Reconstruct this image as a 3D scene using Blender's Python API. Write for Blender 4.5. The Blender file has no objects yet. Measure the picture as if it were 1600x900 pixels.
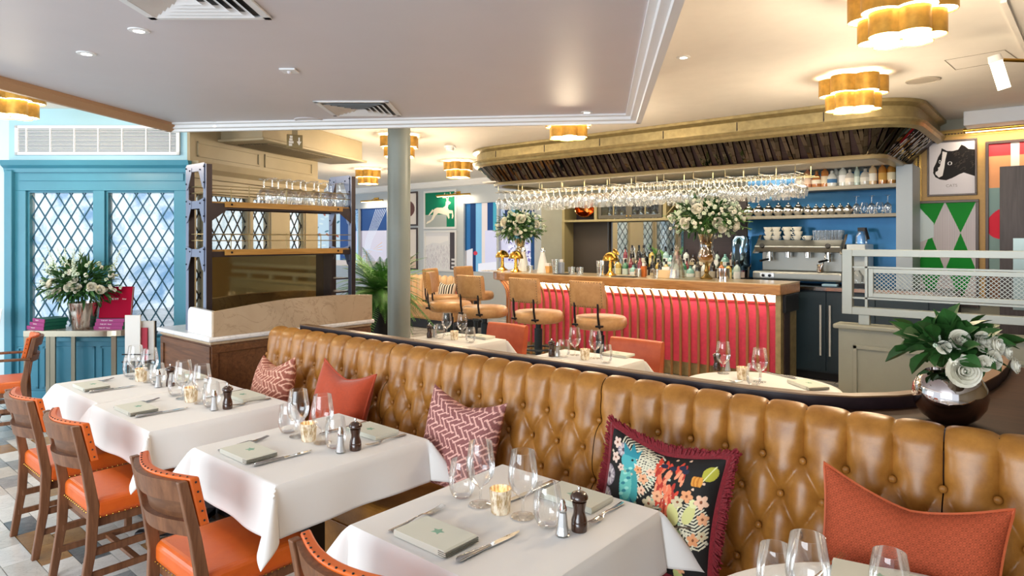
import bpy, bmesh, math, random
import numpy as np
from mathutils import Vector, Matrix
random.seed(7)
rnd = random.Random(11)
pi = math.pi
sc = bpy.context.scene
COL = sc.collection

# ---------------------------------------------------------------- camera
TH = math.radians(40.4)                 # the room is built along the bar; the camera looks across it
RX, RY = math.cos(TH), math.sin(TH)     # camera right in plan
FX, FY = -math.sin(TH), math.cos(TH)    # camera forward in plan
CAMH, FPX, HZ = 1.68, 1020.0, 374.0
cd = bpy.data.cameras.new('camera')
cam = bpy.data.objects.new('camera', cd)
COL.objects.link(cam)
cam.location = (0, 0, CAMH)
cam.rotation_euler = (pi / 2, 0, TH)
cd.sensor_width = 36.0
cd.lens = 36.0 * FPX / 1600.0
cd.shift_y = -(450.0 - HZ) / 1600.0
cd.clip_start = 0.05
sc.camera = cam

# ---------------------------------------------------------------- world, exposure
wd = bpy.data.worlds.new('world')
sc.world = wd
wd.use_nodes = True
bg = wd.node_tree.nodes['Background']
bg.inputs[0].default_value = (0.80, 0.90, 1.0, 1)
bg.inputs[1].default_value = 1.0
sc.view_settings.view_transform = 'Standard'
sc.view_settings.look = 'None'
sc.view_settings.exposure = 0.44
sc.view_settings.gamma = 1.0
sc.view_settings.use_curve_mapping = False
try:
    sc.cycles.use_denoising = True
    sc.cycles.max_bounces = 10
    sc.cycles.transparent_max_bounces = 24
    sc.cycles.diffuse_bounces = 4
    sc.cycles.caustics_reflective = False
    sc.cycles.caustics_refractive = False
    sc.cycles.sample_clamp_indirect = 6.0
except Exception:
    pass


def c2w(X, D, z=0.0):
    return Vector((RX * X + FX * D, RY * X + FY * D, z))


def ray(px, py):
    a = (px - 800.0) / FPX
    return Vector((RX * a + FX, RY * a + FY, (HZ - py) / FPX))


CAM0 = Vector((0, 0, CAMH))


def at_h(px, py, h):
    d = ray(px, py)
    return CAM0 + d * ((h - CAMH) / d.z)


def at_y(px, py, y):
    d = ray(px, py)
    return CAM0 + d * (y / d.y)


def at_d(px, py, D):
    return CAM0 + ray(px, py) * D


def light(name, kind, loc, power, color=(1, 1, 1), size=0.1, rot=None, sy=None, spot=None, blend=0.5):
    ld = bpy.data.lights.new(name, kind)
    ld.energy = power
    ld.color = color
    if kind == 'AREA':
        ld.size = size
        if sy:
            ld.shape = 'RECTANGLE'
            ld.size_y = sy
    elif kind in ('POINT', 'SPOT'):
        ld.shadow_soft_size = size
    if kind == 'SPOT':
        ld.spot_size = spot
        ld.spot_blend = blend
    o = bpy.data.objects.new(name, ld)
    COL.objects.link(o)
    o.location = loc
    if rot:
        o.rotation_euler = rot
    return o


def aim(v):
    return Vector(v).to_track_quat('-Z', 'Y').to_euler()


# daylight entering through the shop-front windows behind and beside the camera
light('daylight_front_window', 'AREA', c2w(-3.6, -2.6, 1.75), 235, (0.87, 0.94, 1.0), 4.6, aim(c2w(0.30, 1, -0.10)), 2.3)
light('daylight_side_window', 'AREA', c2w(-7.6, 3.0, 1.6), 75, (0.80, 0.91, 1.0), 3.4, aim(c2w(1, 0.12, -0.12)), 2.2)
WARM = (1.0, 0.80, 0.55)


def nth(k):
    return ('first', 'second', 'third', 'fourth', 'fifth', 'sixth', 'seventh', 'eighth', 'ninth', 'tenth', 'eleventh', 'twelfth')[k] if k < 12 else '%d%s' % (k + 1, {1: 'st', 2: 'nd', 3: 'rd'}.get((k + 1) % 10 if k > 19 else 0, 'th'))


# ---------------------------------------------------------------- object helpers
def tag(o, label=None, cat=None, group=None, kind=None):
    if label:
        o['label'] = label
    if cat:
        o['category'] = cat
    if group:
        o['group'] = group
    if kind:
        o['kind'] = kind
    return o


def thing(name, label, cat, loc=(0, 0, 0), rz=0.0, group=None, kind=None):
    o = bpy.data.objects.new(name, None)
    o.empty_display_size = 0.05
    COL.objects.link(o)
    o.location = loc
    o.rotation_euler = (0, 0, rz)
    return tag(o, label, cat, group, kind)


def dup(o, parent=None, loc=None, rz=None, label=None, group=None):
    c = o.copy()
    COL.objects.link(c)
    if parent is not None:
        c.parent = parent
    for ch in o.children:
        dup(ch, c)
    if loc is not None:
        c.location = loc
    if rz is not None:
        c.rotation_euler = (0, 0, rz)
    if label:
        c['label'] = label
    if group:
        c['group'] = group
    return c


def inst(name, mesh, parent=None, loc=(0, 0, 0), rot=(0, 0, 0), scale=(1, 1, 1)):
    o = bpy.data.objects.new(name, mesh)
    COL.objects.link(o)
    if parent is not None:
        o.parent = parent
    o.location = loc
    o.rotation_euler = rot
    o.scale = scale
    return o


class MB:
    def __init__(s):
        s.v = []
        s.f = []

    def add(s, vs, fs):
        n = len(s.v)
        s.v.extend([tuple(p) for p in vs])
        s.f.extend([tuple(i + n for i in f) for f in fs])
        return s

    def box(s, x0, x1, y0, y1, z0, z1, T=None):
        vs = [Vector(p) for p in ((x0, y0, z0), (x1, y0, z0), (x1, y1, z0), (x0, y1, z0),
                                  (x0, y0, z1), (x1, y0, z1), (x1, y1, z1), (x0, y1, z1))]
        if T is not None:
            vs = [T @ p for p in vs]
        return s.add(vs, [(0, 3, 2, 1), (4, 5, 6, 7), (0, 1, 5, 4), (1, 2, 6, 5), (2, 3, 7, 6), (3, 0, 4, 7)])

    def bar(s, p, q, w, h, up=(0, 0, 1)):
        p, q = Vector(p), Vector(q)
        d = (q - p)
        L = d.length
        d = d / L
        u = Vector(up)
        if abs(d.dot(u)) > 0.98:
            u = Vector((0, 1, 0)) if abs(d.y) < 0.9 else Vector((1, 0, 0))
        sd = d.cross(u).normalized()
        u = sd.cross(d).normalized()
        vs = []
        for c in (p, q):
            for a, b in ((-1, -1), (1, -1), (1, 1), (-1, 1)):
                vs.append(c + sd * (a * w / 2) + u * (b * h / 2))
        return s.add(vs, [(0, 1, 2, 3), (7, 6, 5, 4), (0, 4, 5, 1), (1, 5, 6, 2), (2, 6, 7, 3), (3, 7, 4, 0)])

    def tube(s, pts, r, n=8, cap=True, flat=None):
        pts = [Vector(p) for p in pts]
        m = len(pts)
        rs = r if isinstance(r, (list, tuple)) else [r] * m
        vs, fs = [], []
        prev = None
        for i in range(m):
            if i == 0:
                t = pts[1] - pts[0]
            elif i == m - 1:
                t = pts[-1] - pts[-2]
            else:
                t = pts[i + 1] - pts[i - 1]
            t.normalize()
            if prev is None:
                a = Vector((0, 0, 1)) if abs(t.z) < 0.9 else Vector((1, 0, 0))
                u = t.cross(a).normalized()
            else:
                u = (prev - t * prev.dot(t)).normalized()
            prev = u
            w = t.cross(u)
            for k in range(n):
                an = 2 * pi * k / n
                fl = 1.0 if flat is None else flat
                vs.append(pts[i] + u * (math.cos(an) * rs[i]) + w * (math.sin(an) * rs[i] * fl))
        for i in range(m - 1):
            for k in range(n):
                a, b = i * n + k, i * n + (k + 1) % n
                fs.append((a, b, b + n, a + n))
        if cap:
            fs.append(tuple(range(n - 1, -1, -1)))
            fs.append(tuple((m - 1) * n + k for k in range(n)))
        return s.add(vs, fs)

    def lathe(s, prof, n=24, c=(0, 0, 0), a0=0.0, a1=2 * pi):
        closed = abs(a1 - a0 - 2 * pi) < 1e-6
        m = n if closed else n + 1
        vs, fs = [], []
        for (r, z) in prof:
            for k in range(m):
                an = a0 + (a1 - a0) * k / n
                vs.append((c[0] + r * math.cos(an), c[1] + r * math.sin(an), c[2] + z))
        for i in range(len(prof) - 1):
            for k in range(n):
                a, b = i * m + k, i * m + (k + 1) % m
                fs.append((a, b, b + m, a + m))
        return s.add(vs, fs)

    def cyl(s, c, r, z0, z1, n=20, r1=None):
        r1 = r if r1 is None else r1
        return s.lathe([(0.0001, z0), (r, z0), (r1, z1), (0.0001, z1)], n, (c[0], c[1], 0))

    def prism(s, poly, z0, z1, T=None):
        n = len(poly)
        vs = [Vector((x, y, z0)) for x, y in poly] + [Vector((x, y, z1)) for x, y in poly]
        if T is not None:
            vs = [T @ p for p in vs]
        fs = [tuple(range(n - 1, -1, -1)), tuple(range(n, 2 * n))]
        fs += [(i, (i + 1) % n, n + (i + 1) % n, n + i) for i in range(n)]
        return s.add(vs, fs)

    def grid(s, fn, nu, nv, wrap=False):
        vs = [fn(i / nu, j / nv) for j in range(nv + 1) for i in range(nu + 1)]
        w = nu + 1
        fs = [(j * w + i, j * w + i + 1, (j + 1) * w + i + 1, (j + 1) * w + i) for j in range(nv) for i in range(nu)]
        return s.add(vs, fs)

    def ball(s, c, r, n=10, m=6, sz=1.0):
        prof = [(max(1e-4, r * math.sin(pi * k / m)), -r * sz * math.cos(pi * k / m)) for k in range(m + 1)]
        return s.lathe(prof, n, c)

    def sweep(s, path, prof, closed=False, up=(0, 0, 1)):
        """profile (offset outwards, height) carried along a plan path; outwards is to the right of travel"""
        path = [Vector(p) for p in path]
        m, n = len(path), len(prof)
        vs, fs = [], []
        for i in range(m):
            a = path[i - 1] if (i > 0 or closed) else path[i]
            b = path[(i + 1) % m] if (i < m - 1 or closed) else path[i]
            d1 = (path[i] - a)
            d2 = (b - path[i])
            if d1.length < 1e-9:
                d1 = d2
            if d2.length < 1e-9:
                d2 = d1
            d1 = d1.normalized()
            d2 = d2.normalized()
            n1 = Vector((d1.y, -d1.x, 0))
            n2 = Vector((d2.y, -d2.x, 0))
            nn = n1 + n2
            nn = nn / max(0.3, nn.length_squared / 2)
            for (o, z) in prof:
                vs.append(path[i] + nn * o + Vector((0, 0, z)))
        k = m if closed else m - 1
        for i in range(k):
            for j in range(n):
                a, b = i * n + j, i * n + (j + 1) % n
                c, d = ((i + 1) % m) * n + (j + 1) % n, ((i + 1) % m) * n + j
                fs.append((a, b, c, d))
        if not closed:
            fs.append(tuple(range(n)))
            fs.append(tuple((m - 1) * n + j for j in range(n - 1, -1, -1)))
        return s.add(vs, fs)

    def mesh(s, name, mat=None, smooth=False, angle=40):
        me = bpy.data.meshes.new(name)
        me.from_pydata(s.v, [], s.f)
        me.validate()
        bm = bmesh.new()
        bm.from_mesh(me)
        bmesh.ops.recalc_face_normals(bm, faces=bm.faces)
        bm.to_mesh(me)
        bm.free()
        if smooth:
            me.polygons.foreach_set('use_smooth', [True] * len(me.polygons))
            try:
                me.set_sharp_from_angle(angle=math.radians(angle))
            except Exception:
                pass
        if mat is not None:
            me.materials.append(mat)
        me.update()
        return me

    def build(s, name, mat, parent=None, loc=(0, 0, 0), rot=(0, 0, 0), smooth=False, angle=40, bevel=0.0, seg=2):
        o = inst(name, s.mesh(name, mat, smooth, angle), parent, loc, rot)
        if bevel:
            b = o.modifiers.new('bevel', 'BEVEL')
            b.width = bevel
            b.segments = seg
            b.limit_method = 'ANGLE'
            b.angle_limit = math.radians(35)
        return o


def tri_mesh_from_arrays(name, V, F, mat, smooth=False):
    me = bpy.data.meshes.new(name)
    me.from_pydata([tuple(p) for p in V], [], [tuple(f) for f in F])
    if smooth:
        me.polygons.foreach_set('use_smooth', [True] * len(me.polygons))
    me.materials.append(mat)
    me.update()
    return me


# ---------------------------------------------------------------- materials
def lin(h):
    if isinstance(h, (tuple, list)):
        return tuple(h[:3])
    h = h.lstrip('#')
    out = []
    for i in (0, 2, 4):
        c = int(h[i:i + 2], 16) / 255.0
        out.append(c / 12.92 if c <= 0.04045 else ((c + 0.055) / 1.055) ** 2.4)
    return tuple(out)


def base_mat(name):
    m = bpy.data.materials.new(name)
    m.use_nodes = True
    nt = m.node_tree
    return m, nt, nt.nodes['Principled BSDF']


def coords(nt, scale=(1, 1, 1), rot=(0, 0, 0), kind='Object'):
    tc = nt.nodes.new('ShaderNodeTexCoord')
    mp = nt.nodes.new('ShaderNodeMapping')
    mp.inputs['Scale'].default_value = scale
    mp.inputs['Rotation'].default_value = rot
    nt.links.new(tc.outputs[kind], mp.inputs['Vector'])
    return mp.outputs[0]


def ramp(nt, fac, stops):
    r = nt.nodes.new('ShaderNodeValToRGB')
    el = r.color_ramp.elements
    while len(el) < len(stops):
        el.new(0.5)
    for e, (p, c) in zip(el, stops):
        e.position = p
        e.color = (*lin(c), 1)
    nt.links.new(fac, r.inputs[0])
    return r.outputs[0]


def noise(nt, vec, scale, detail=4, rough=0.55, dist=0.0):
    n = nt.nodes.new('ShaderNodeTexNoise')
    n.inputs['Scale'].default_value = scale
    n.inputs['Detail'].default_value = detail
    n.inputs['Roughness'].default_value = rough
    n.inputs['Distortion'].default_value = dist
    nt.links.new(vec, n.inputs['Vector'])
    return n.outputs[0]


def bump(nt, bs, h, strength, dist=0.01):
    b = nt.nodes.new('ShaderNodeBump')
    b.inputs['Strength'].default_value = strength
    b.inputs['Distance'].default_value = dist
    nt.links.new(h, b.inputs['Height'])
    nt.links.new(b.outputs[0], bs.inputs['Normal'])


def mat(name, color, rough=0.5, metal=0.0, var=0.0, vscale=6.0, bmp=0.0, bscale=80.0, coat=0.0, emit=None, estr=0.0, stretch=(1, 1, 1), spec=0.5, sheen=0.0):
    m, nt, bs = base_mat(name)
    c = lin(color)
    bs.inputs['Base Color'].default_value = (*c, 1)
    bs.inputs['Roughness'].default_value = rough
    bs.inputs['Metallic'].default_value = metal
    bs.inputs['Specular IOR Level'].default_value = spec
    if coat:
        bs.inputs['Coat Weight'].default_value = coat
        bs.inputs['Coat Roughness'].default_value = 0.08
    if sheen:
        bs.inputs['Sheen Weight'].default_value = sheen
    if var or bmp:
        vec = coords(nt, stretch)
    if var:
        f = noise(nt, vec, vscale)
        lo = tuple(max(0, x * (1 - var)) for x in c)
        hi = tuple(min(1, x * (1 + var)) for x in c)
        nt.links.new(ramp(nt, f, [(0.3, lo), (0.7, hi)]), bs.inputs['Base Color'])
    if bmp:
        bump(nt, bs, noise(nt, vec, bscale, 3), bmp, 0.003)
    if emit:
        bs.inputs['Emission Color'].default_value = (*lin(emit), 1)
        bs.inputs['Emission Strength'].default_value = estr
    return m


def wood_mat(name, c0, c1, scale=3.0, stretch=(1, 12, 12), rough=0.4, coat=0.0):
    m, nt, bs = base_mat(name)
    f = noise(nt, coords(nt, stretch), scale, 6, 0.6, 0.8)
    nt.links.new(ramp(nt, f, [(0.28, c0), (0.72, c1)]), bs.inputs['Base Color'])
    bs.inputs['Roughness'].default_value = rough
    if coat:
        bs.inputs['Coat Weight'].default_value = coat
        bs.inputs['Coat Roughness'].default_value = 0.15
    bump(nt, bs, f, 0.08, 0.002)
    return m


def marble_mat(name, c0, c1, vein, scale=3.0, rough=0.18):
    m, nt, bs = base_mat(name)
    v = coords(nt)
    f = noise(nt, v, scale, 8, 0.6, 1.2)
    g = noise(nt, v, scale * 1.3, 7, 0.6, 2.5)
    a = ramp(nt, f, [(0.3, c0), (0.7, c1)])
    b = ramp(nt, g, [(0.485, '#ffffff'), (0.497, vein), (0.503, vein), (0.515, '#ffffff')])
    mx = nt.nodes.new('ShaderNodeMix')
    mx.data_type = 'RGBA'
    mx.blend_type = 'MULTIPLY'
    mx.inputs[0].default_value = 0.3
    nt.links.new(a, mx.inputs[6])
    nt.links.new(b, mx.inputs[7])
    nt.links.new(mx.outputs[2], bs.inputs['Base Color'])
    bs.inputs['Roughness'].default_value = rough
    return m


def leather_mat(name, c0, c1, rough=0.36, scale=7.0):
    m, nt, bs = base_mat(name)
    v = coords(nt)
    f = noise(nt, v, scale, 6, 0.62)
    nt.links.new(ramp(nt, f, [(0.28, c0), (0.72, c1)]), bs.inputs['Base Color'])
    bs.inputs['Roughness'].default_value = rough
    bump(nt, bs, noise(nt, v, 160, 4), 0.12, 0.002)
    return m


def glass_mat(name, tint=(1, 1, 1), rough=0.0, edge=0.35, base=0.03):
    """thin clear glass: see-through with a Fresnel reflection"""
    m = bpy.data.materials.new(name)
    m.use_nodes = True
    nt = m.node_tree
    nt.nodes.clear()
    out = nt.nodes.new('ShaderNodeOutputMaterial')
    tr = nt.nodes.new('ShaderNodeBsdfTransparent')
    tr.inputs[0].default_value = (*tint, 1)
    gl = nt.nodes.new('ShaderNodeBsdfGlossy')
    gl.inputs['Roughness'].default_value = rough
    gl.inputs[0].default_value = (1, 1, 1, 1)
    lw = nt.nodes.new('ShaderNodeLayerWeight')
    lw.inputs[0].default_value = edge
    mr = nt.nodes.new('ShaderNodeMapRange')
    mr.inputs['To Min'].default_value = base
    mr.inputs['To Max'].default_value = 0.7
    nt.links.new(lw.outputs['Fresnel'], mr.inputs['Value'])
    mx = nt.nodes.new('ShaderNodeMixShader')
    nt.links.new(mr.outputs[0], mx.inputs[0])
    nt.links.new(tr.outputs[0], mx.inputs[1])
    nt.links.new(gl.outputs[0], mx.inputs[2])
    nt.links.new(mx.outputs[0], out.inputs[0])
    return m


def print_mat(name, rough=0.6, bmp=0.0, see=0.0, coat=0.0):
    """flat print carried by the mesh's own colour attribute; see > 0 lets daylight through (coloured glass)"""
    m, nt, bs = base_mat(name)
    at = nt.nodes.new('ShaderNodeVertexColor')
    at.layer_name = 'print'
    nt.links.new(at.outputs[0], bs.inputs['Base Color'])
    bs.inputs['Roughness'].default_value = rough
    if coat:
        bs.inputs['Coat Weight'].default_value = coat
        bs.inputs['Coat Roughness'].default_value = 0.03
    if bmp:
        bump(nt, bs, noise(nt, coords(nt), 350, 2), bmp, 0.002)
    if see:
        out = nt.nodes['Material Output']
        tr = nt.nodes.new('ShaderNodeBsdfTransparent')
        nt.links.new(at.outputs[0], tr.inputs[0])
        mx = nt.nodes.new('ShaderNodeMixShader')
        mx.inputs[0].default_value = see
        nt.links.new(bs.outputs[0], mx.inputs[1])
        nt.links.new(tr.outputs[0], mx.inputs[2])
        nt.links.new(mx.outputs[0], out.inputs[0])
    return m


M = {}
M['ceiling'] = mat('ceiling_paint', '#f0ebe4', 0.7, var=0.02)
M['soffit'] = mat('soffit_paint', '#d9d4d8', 0.45, var=0.02, vscale=2)
M['white'] = mat('white_paint', '#eef0f2', 0.5)
M['teal'] = mat('teal_paint', '#438aa2', 0.35, var=0.06, vscale=3)
M['paleblue'] = mat('pale_blue_paint', '#a9d3e2', 0.5)
M['olive'] = mat('olive_paint', '#a09377', 0.5, var=0.06, vscale=3)
M['greige'] = mat('greige_paint', '#949689', 0.5, var=0.04)
M['greywall'] = mat('grey_blue_wall', '#b9c3cc', 0.55)
M['column'] = mat('column_paint', '#8b9591', 0.42, var=0.03)
M['dark'] = mat('dark_stained_wood', '#2a1c20', 0.42, var=0.25, vscale=5, stretch=(1, 10, 10))
M['black'] = mat('black_metal', '#15151a', 0.4, 0.3)
M['steel'] = mat('polished_steel', '#c9c9c9', 0.14, 1.0)
M['chrome'] = mat('chrome', '#e4e4e4', 0.05, 1.0)
M['brass'] = mat('brass', '#c79a45', 0.24, 1.0, var=0.12, vscale=18)
M['oldbrass'] = mat('aged_brass', '#a3946a', 0.4, 0.6, var=0.18, vscale=14, bmp=0.25, bscale=260)
M['bronze'] = mat('bronze_band', '#8d7440', 0.3, 0.9, var=0.1)
M['walnut'] = wood_mat('walnut', '#4c2d1b', '#7d5233', 3.0)
M['chairwood'] = wood_mat('chair_walnut', '#5b3722', '#8c5e3f', 4.0, (10, 10, 1))
M['oak'] = wood_mat('oak_bar_top', '#8a5c2d', '#bb8a52', 3.0, (1, 9, 9), 0.3, 0.3)
M['shelfoak'] = wood_mat('oak_shelf', '#a5742f', '#c9984e', 3.0, (10, 1, 10))
M['marble_w'] = marble_mat('white_marble', '#e2e1e2', '#f1f0ef', '#c2beb8', 2.0)
M['marble'] = marble_mat('cream_marble', '#b39c80', '#c3ad91', '#8d765c', 2.2)
M['leather'] = leather_mat('tan_leather', '#8f5b20', '#bc823a', 0.34, 11)
M['stool'] = leather_mat('caramel_leather', '#ab7d4c', '#c99e6c', 0.4, 11)
M['orange'] = leather_mat('orange_leather', '#cf5317', '#e56f24', 0.38, 4)
M['coral'] = leather_mat('coral_leather', '#b8532f', '#cf6a42', 0.38)
M['linen'] = mat('white_linen', '#f2f0ec', 0.75, bmp=0.05, bscale=400, sheen=0.1)
M['napkin'] = mat('sage_napkin_linen', '#dfe0d2', 0.8, bmp=0.06, bscale=400)
M['green_print'] = mat('green_print', '#8fb8a0', 0.8)
M['terracotta'] = mat('terracotta_wool', '#b3421c', 0.85, var=0.08, vscale=60, bmp=0.3, bscale=350, sheen=0.3)
M['glass'] = glass_mat('clear_glass', (0.985, 0.99, 0.99))
M['rackglass'] = glass_mat('rack_glass', (0.97, 0.98, 0.98), 0.04, 0.45, 0.12)
M['pane'] = glass_mat('window_pane', (0.9, 0.96, 1.0), 0.02)
M['mirror'] = mat('mirror', '#e8eef0', 0.02, 1.0)
M['brownmirror'] = mat('bronze_mirror', '#c4b084', 0.04, 1.0)
M['mill'] = mat('pepper_mill_wood', '#3d2519', 0.22, var=0.2, coat=0.6)
M['salt'] = mat('salt', '#f2f2f2', 0.8)
M['leaf'] = mat('leaf_green', '#2f5a27', 0.45, var=0.35, vscale=9)
M['leaf2'] = mat('leaf_light_green', '#6f9a55', 0.5, var=0.3, vscale=12)
M['fern'] = mat('fern_green', '#4a8530', 0.5, var=0.4, vscale=7)
M['petal'] = mat('cream_petal', '#f6f2e2', 0.55, var=0.03)
M['bud'] = mat('pale_bud', '#dce8cf', 0.6, var=0.06)
M['red'] = mat('red_velvet', '#d63a58', 0.7, var=0.1, vscale=20, sheen=0.4)
M['burgundy'] = mat('burgundy_fringe', '#7d0f1c', 0.85, var=0.25, vscale=120, bmp=0.6, bscale=200, sheen=0.3)
M['led'] = mat('led_strip', '#fff4e6', 0.5, emit='#ffe9d8', estr=26.0)
M['glow'] = mat('lamp_diffuser', '#fff6e8', 0.5, emit='#ffe6c0', estr=7.0)
M['flame'] = mat('candle_glow', '#fff0d0', 0.5, emit='#ffd08a', estr=5.0)
M['spotglow'] = mat('downlight_glow', '#ffffff', 0.5, emit='#fff2dc', estr=9.0)
M['navy'] = mat('navy_cabinet', '#1c2f3b', 0.42, var=0.08)
M['bluepanel'] = mat('blue_lacquer', '#2f6f9f', 0.12, 0.35, var=0.18, vscale=2)
M['gold'] = mat('gold_wallpaper', '#b58f4e', 0.5, var=0.06, vscale=30)
M['paper'] = mat('paper', '#f3f1ee', 0.7)


# ================================================================ the setting
def struct(name, mb, m, rot=(0, 0, 0), loc=(0, 0, 0), parent=None, **k):
    o = mb.build(name, m, parent, loc, rot, **k)
    if parent is None:
        o['kind'] = 'structure'
    return o


CEIL = 3.05
CROT = (0, 0, TH)


def floor_mat():
    m, nt, bs = base_mat('mixed_stone_floor')
    br = nt.nodes.new('ShaderNodeTexBrick')
    br.inputs['Scale'].default_value = 1.0
    br.inputs['Brick Width'].default_value = 0.26
    br.inputs['Row Height'].default_value = 0.14
    br.inputs['Mortar Size'].default_value = 0.004
    br.inputs['Color1'].default_value = (*lin('#d8d5cf'), 1)
    br.inputs['Color2'].default_value = (*lin('#8f8f8d'), 1)
    br.inputs['Mortar'].default_value = (*lin('#5b5650'), 1)
    nt.links.new(coords(nt), br.inputs['Vector'])
    nt.links.new(br.outputs[0], bs.inputs['Base Color'])
    bs.inputs['Roughness'].default_value = 0.22
    return m


fl = struct('floor', MB().box(-17, 4.2, -4, 13, -0.12, -0.012), floor_mat())
TS = [marble_mat('stone_white', '#dfdcd6', '#f1efea', '#a5a29c', 5), marble_mat('stone_grey', '#8d9295', '#b4b7b7', '#4c5257', 7),
      marble_mat('stone_tan', '#9a7145', '#b98d5b', '#6d4a2a', 5), marble_mat('stone_pale', '#c9c5bd', '#dcd8d0', '#8b8780', 6),
      marble_mat('stone_dark', '#5e6468', '#8a8f92', '#33393d', 9)]
tmesh = [MB().box(-0.128, 0.128, -0.068, 0.068, -0.013, 0.0).mesh('tile', t) for t in TS]
rt = random.Random(3)
for j in range(15):
    for i in range(17):
        k = rt.choices(range(5), (6, 2.5, 3.5, 5, 0.7))[0]
        inst('tile', tmesh[k], fl, (-6.75 + i * 0.26 + (0.13 if j % 2 else 0), 0.22 + j * 0.14, 0))

struct('ceiling', MB().box(-17, 4.2, -4, 13, CEIL, CEIL + 0.12), M['ceiling'])

# dropped soffit over the dining tables with its hanging border
SZ = 2.72
P = [(-3.62, -3.0), (-3.51, 4.36), (-3.25, 6.22), (1.13, 5.76), (0.72, 2.73), (0.05, -3.0)]
sof = MB().prism(P[::-1], SZ + 0.05, CEIL)
struct('ceiling_soffit', sof, M['soffit'], CROT)
PV = [Vector((x, y, 0)) for x, y in P]
struct('trim_1', MB().sweep(PV[:3], [(-0.01, SZ - 0.02), (-0.01, SZ + 0.06), (0.10, SZ + 0.06), (0.10, SZ + 0.02), (0.03, SZ - 0.02)]),
       mat('shaded_trim', '#b98f68', 0.5), CROT)  # brown is this side's shadow tone, put into the trim colour
prof = [(-0.01, SZ - 0.02), (-0.01, SZ + 0.06), (0.13, SZ + 0.06), (0.13, SZ + 0.035), (0.09, SZ + 0.03), (0.085, SZ + 0.005), (0.04, SZ), (0.035, SZ - 0.02)]
struct('trim_2', MB().sweep(PV[2:4], prof), M['white'], CROT)
struct('trim_3', MB().sweep(PV[3:], prof), M['white'], CROT)

# ---- teal window wall of the entrance lobby, built square to the shop front
WD = 6.83
X0, X1 = -5.25, -3.37
W1 = (-5.09, -4.385)
W2 = (-4.265, -3.535)
WZ0, WZ1 = 0.66, 2.19
m = MB()
for a, b in ((X0, W1[0]), (W1[1], W2[0]), (W2[1], X1)):
    m.box(a, b, WD, WD + 0.14, WZ0, WZ1)
m.box(X0, X1, WD, WD + 0.14, 0, WZ0).box(X0, X1, WD, WD + 0.14, WZ1, 2.40)
wl = struct('wall_left', m, M['teal'], CROT, bevel=0.004)
MB().sweep([(X0 - 0.05, WD, 0), (X1 + 0.02, WD, 0)], [(-0.02, 2.38), (0.02, 2.38), (0.03, 2.42), (0.07, 2.45), (0.09, 2.50), (-0.02, 2.50)]).build('cornice', M['teal'], wl)
MB().box(X0 + 0.10, X1 - 0.06, WD - 0.012, WD, 2.29, 2.37).build('frieze_panel', M['teal'], wl, bevel=0.005)
for a, b in ((X0 + 0.08, -4.95), (-4.9, -4.36), (-4.3, -3.95), (-3.9, -3.42)):
    q = MB()
    for (u0, u1, z0, z1) in ((a, b, 0.12, 0.14), (a, b, 0.54, 0.56), (a, a + 0.02, 0.12, 0.56), (b - 0.02, b, 0.12, 0.56)):
        q.box(u0, u1, WD - 0.014, WD, z0, z1)
    q.build('dado_moulding', M['teal'], wl)
MB().box(X0, X1, WD - 0.03, WD, 0, 0.10).build('skirting', M['teal'], wl, bevel=0.004)
MB().box(X0 + 0.2, X1, WD - 0.06, WD, WZ0 - 0.04, WZ0).build('window_ledge', M['teal'], wl, bevel=0.004)
struct('wall_above_window', MB().box(X0 - 0.02, X1, WD + 0.01, WD + 0.14, 2.50, CEIL), M['paleblue'], CROT)
struct('wall_far_left', MB().box(-9.5, X0 - 0.02, WD + 0.05, WD + 0.2, 0, CEIL), mat('white_blue_paint', '#d3e6ec', 0.5), CROT)
struct('trim_4', MB().box(X0 - 0.03, X0 + 0.05, WD - 0.05, WD + 0.12, 0, 2.4), M['teal'], CROT, bevel=0.01)


def frost_mat(name, c0, c1, see=0.62):
    m, nt, bs = base_mat(name)
    f = noise(nt, coords(nt), 2.6, 5, 0.6, 0.5)
    col = ramp(nt, f, [(0.36, c0), (0.54, c1)])
    nt.links.new(col, bs.inputs['Base Color'])
    bs.inputs['Roughness'].default_value = 0.25
    tr = nt.nodes.new('ShaderNodeBsdfTransparent')
    nt.links.new(col, tr.inputs[0])
    mx = nt.nodes.new('ShaderNodeMixShader')
    mx.inputs[0].default_value = see
    nt.links.new(bs.outputs[0], mx.inputs[1])
    nt.links.new(tr.outputs[0], mx.inputs[2])
    nt.links.new(mx.outputs[0], nt.nodes['Material Output'].inputs[0])
    return m


M['frost'] = frost_mat('leaded_pane', '#b9d2e6', '#f8fcff', 0.85)
M['frost2'] = frost_mat('leaded_pane_pale', '#d5e4ea', '#fbffff', 0.78)


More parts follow.
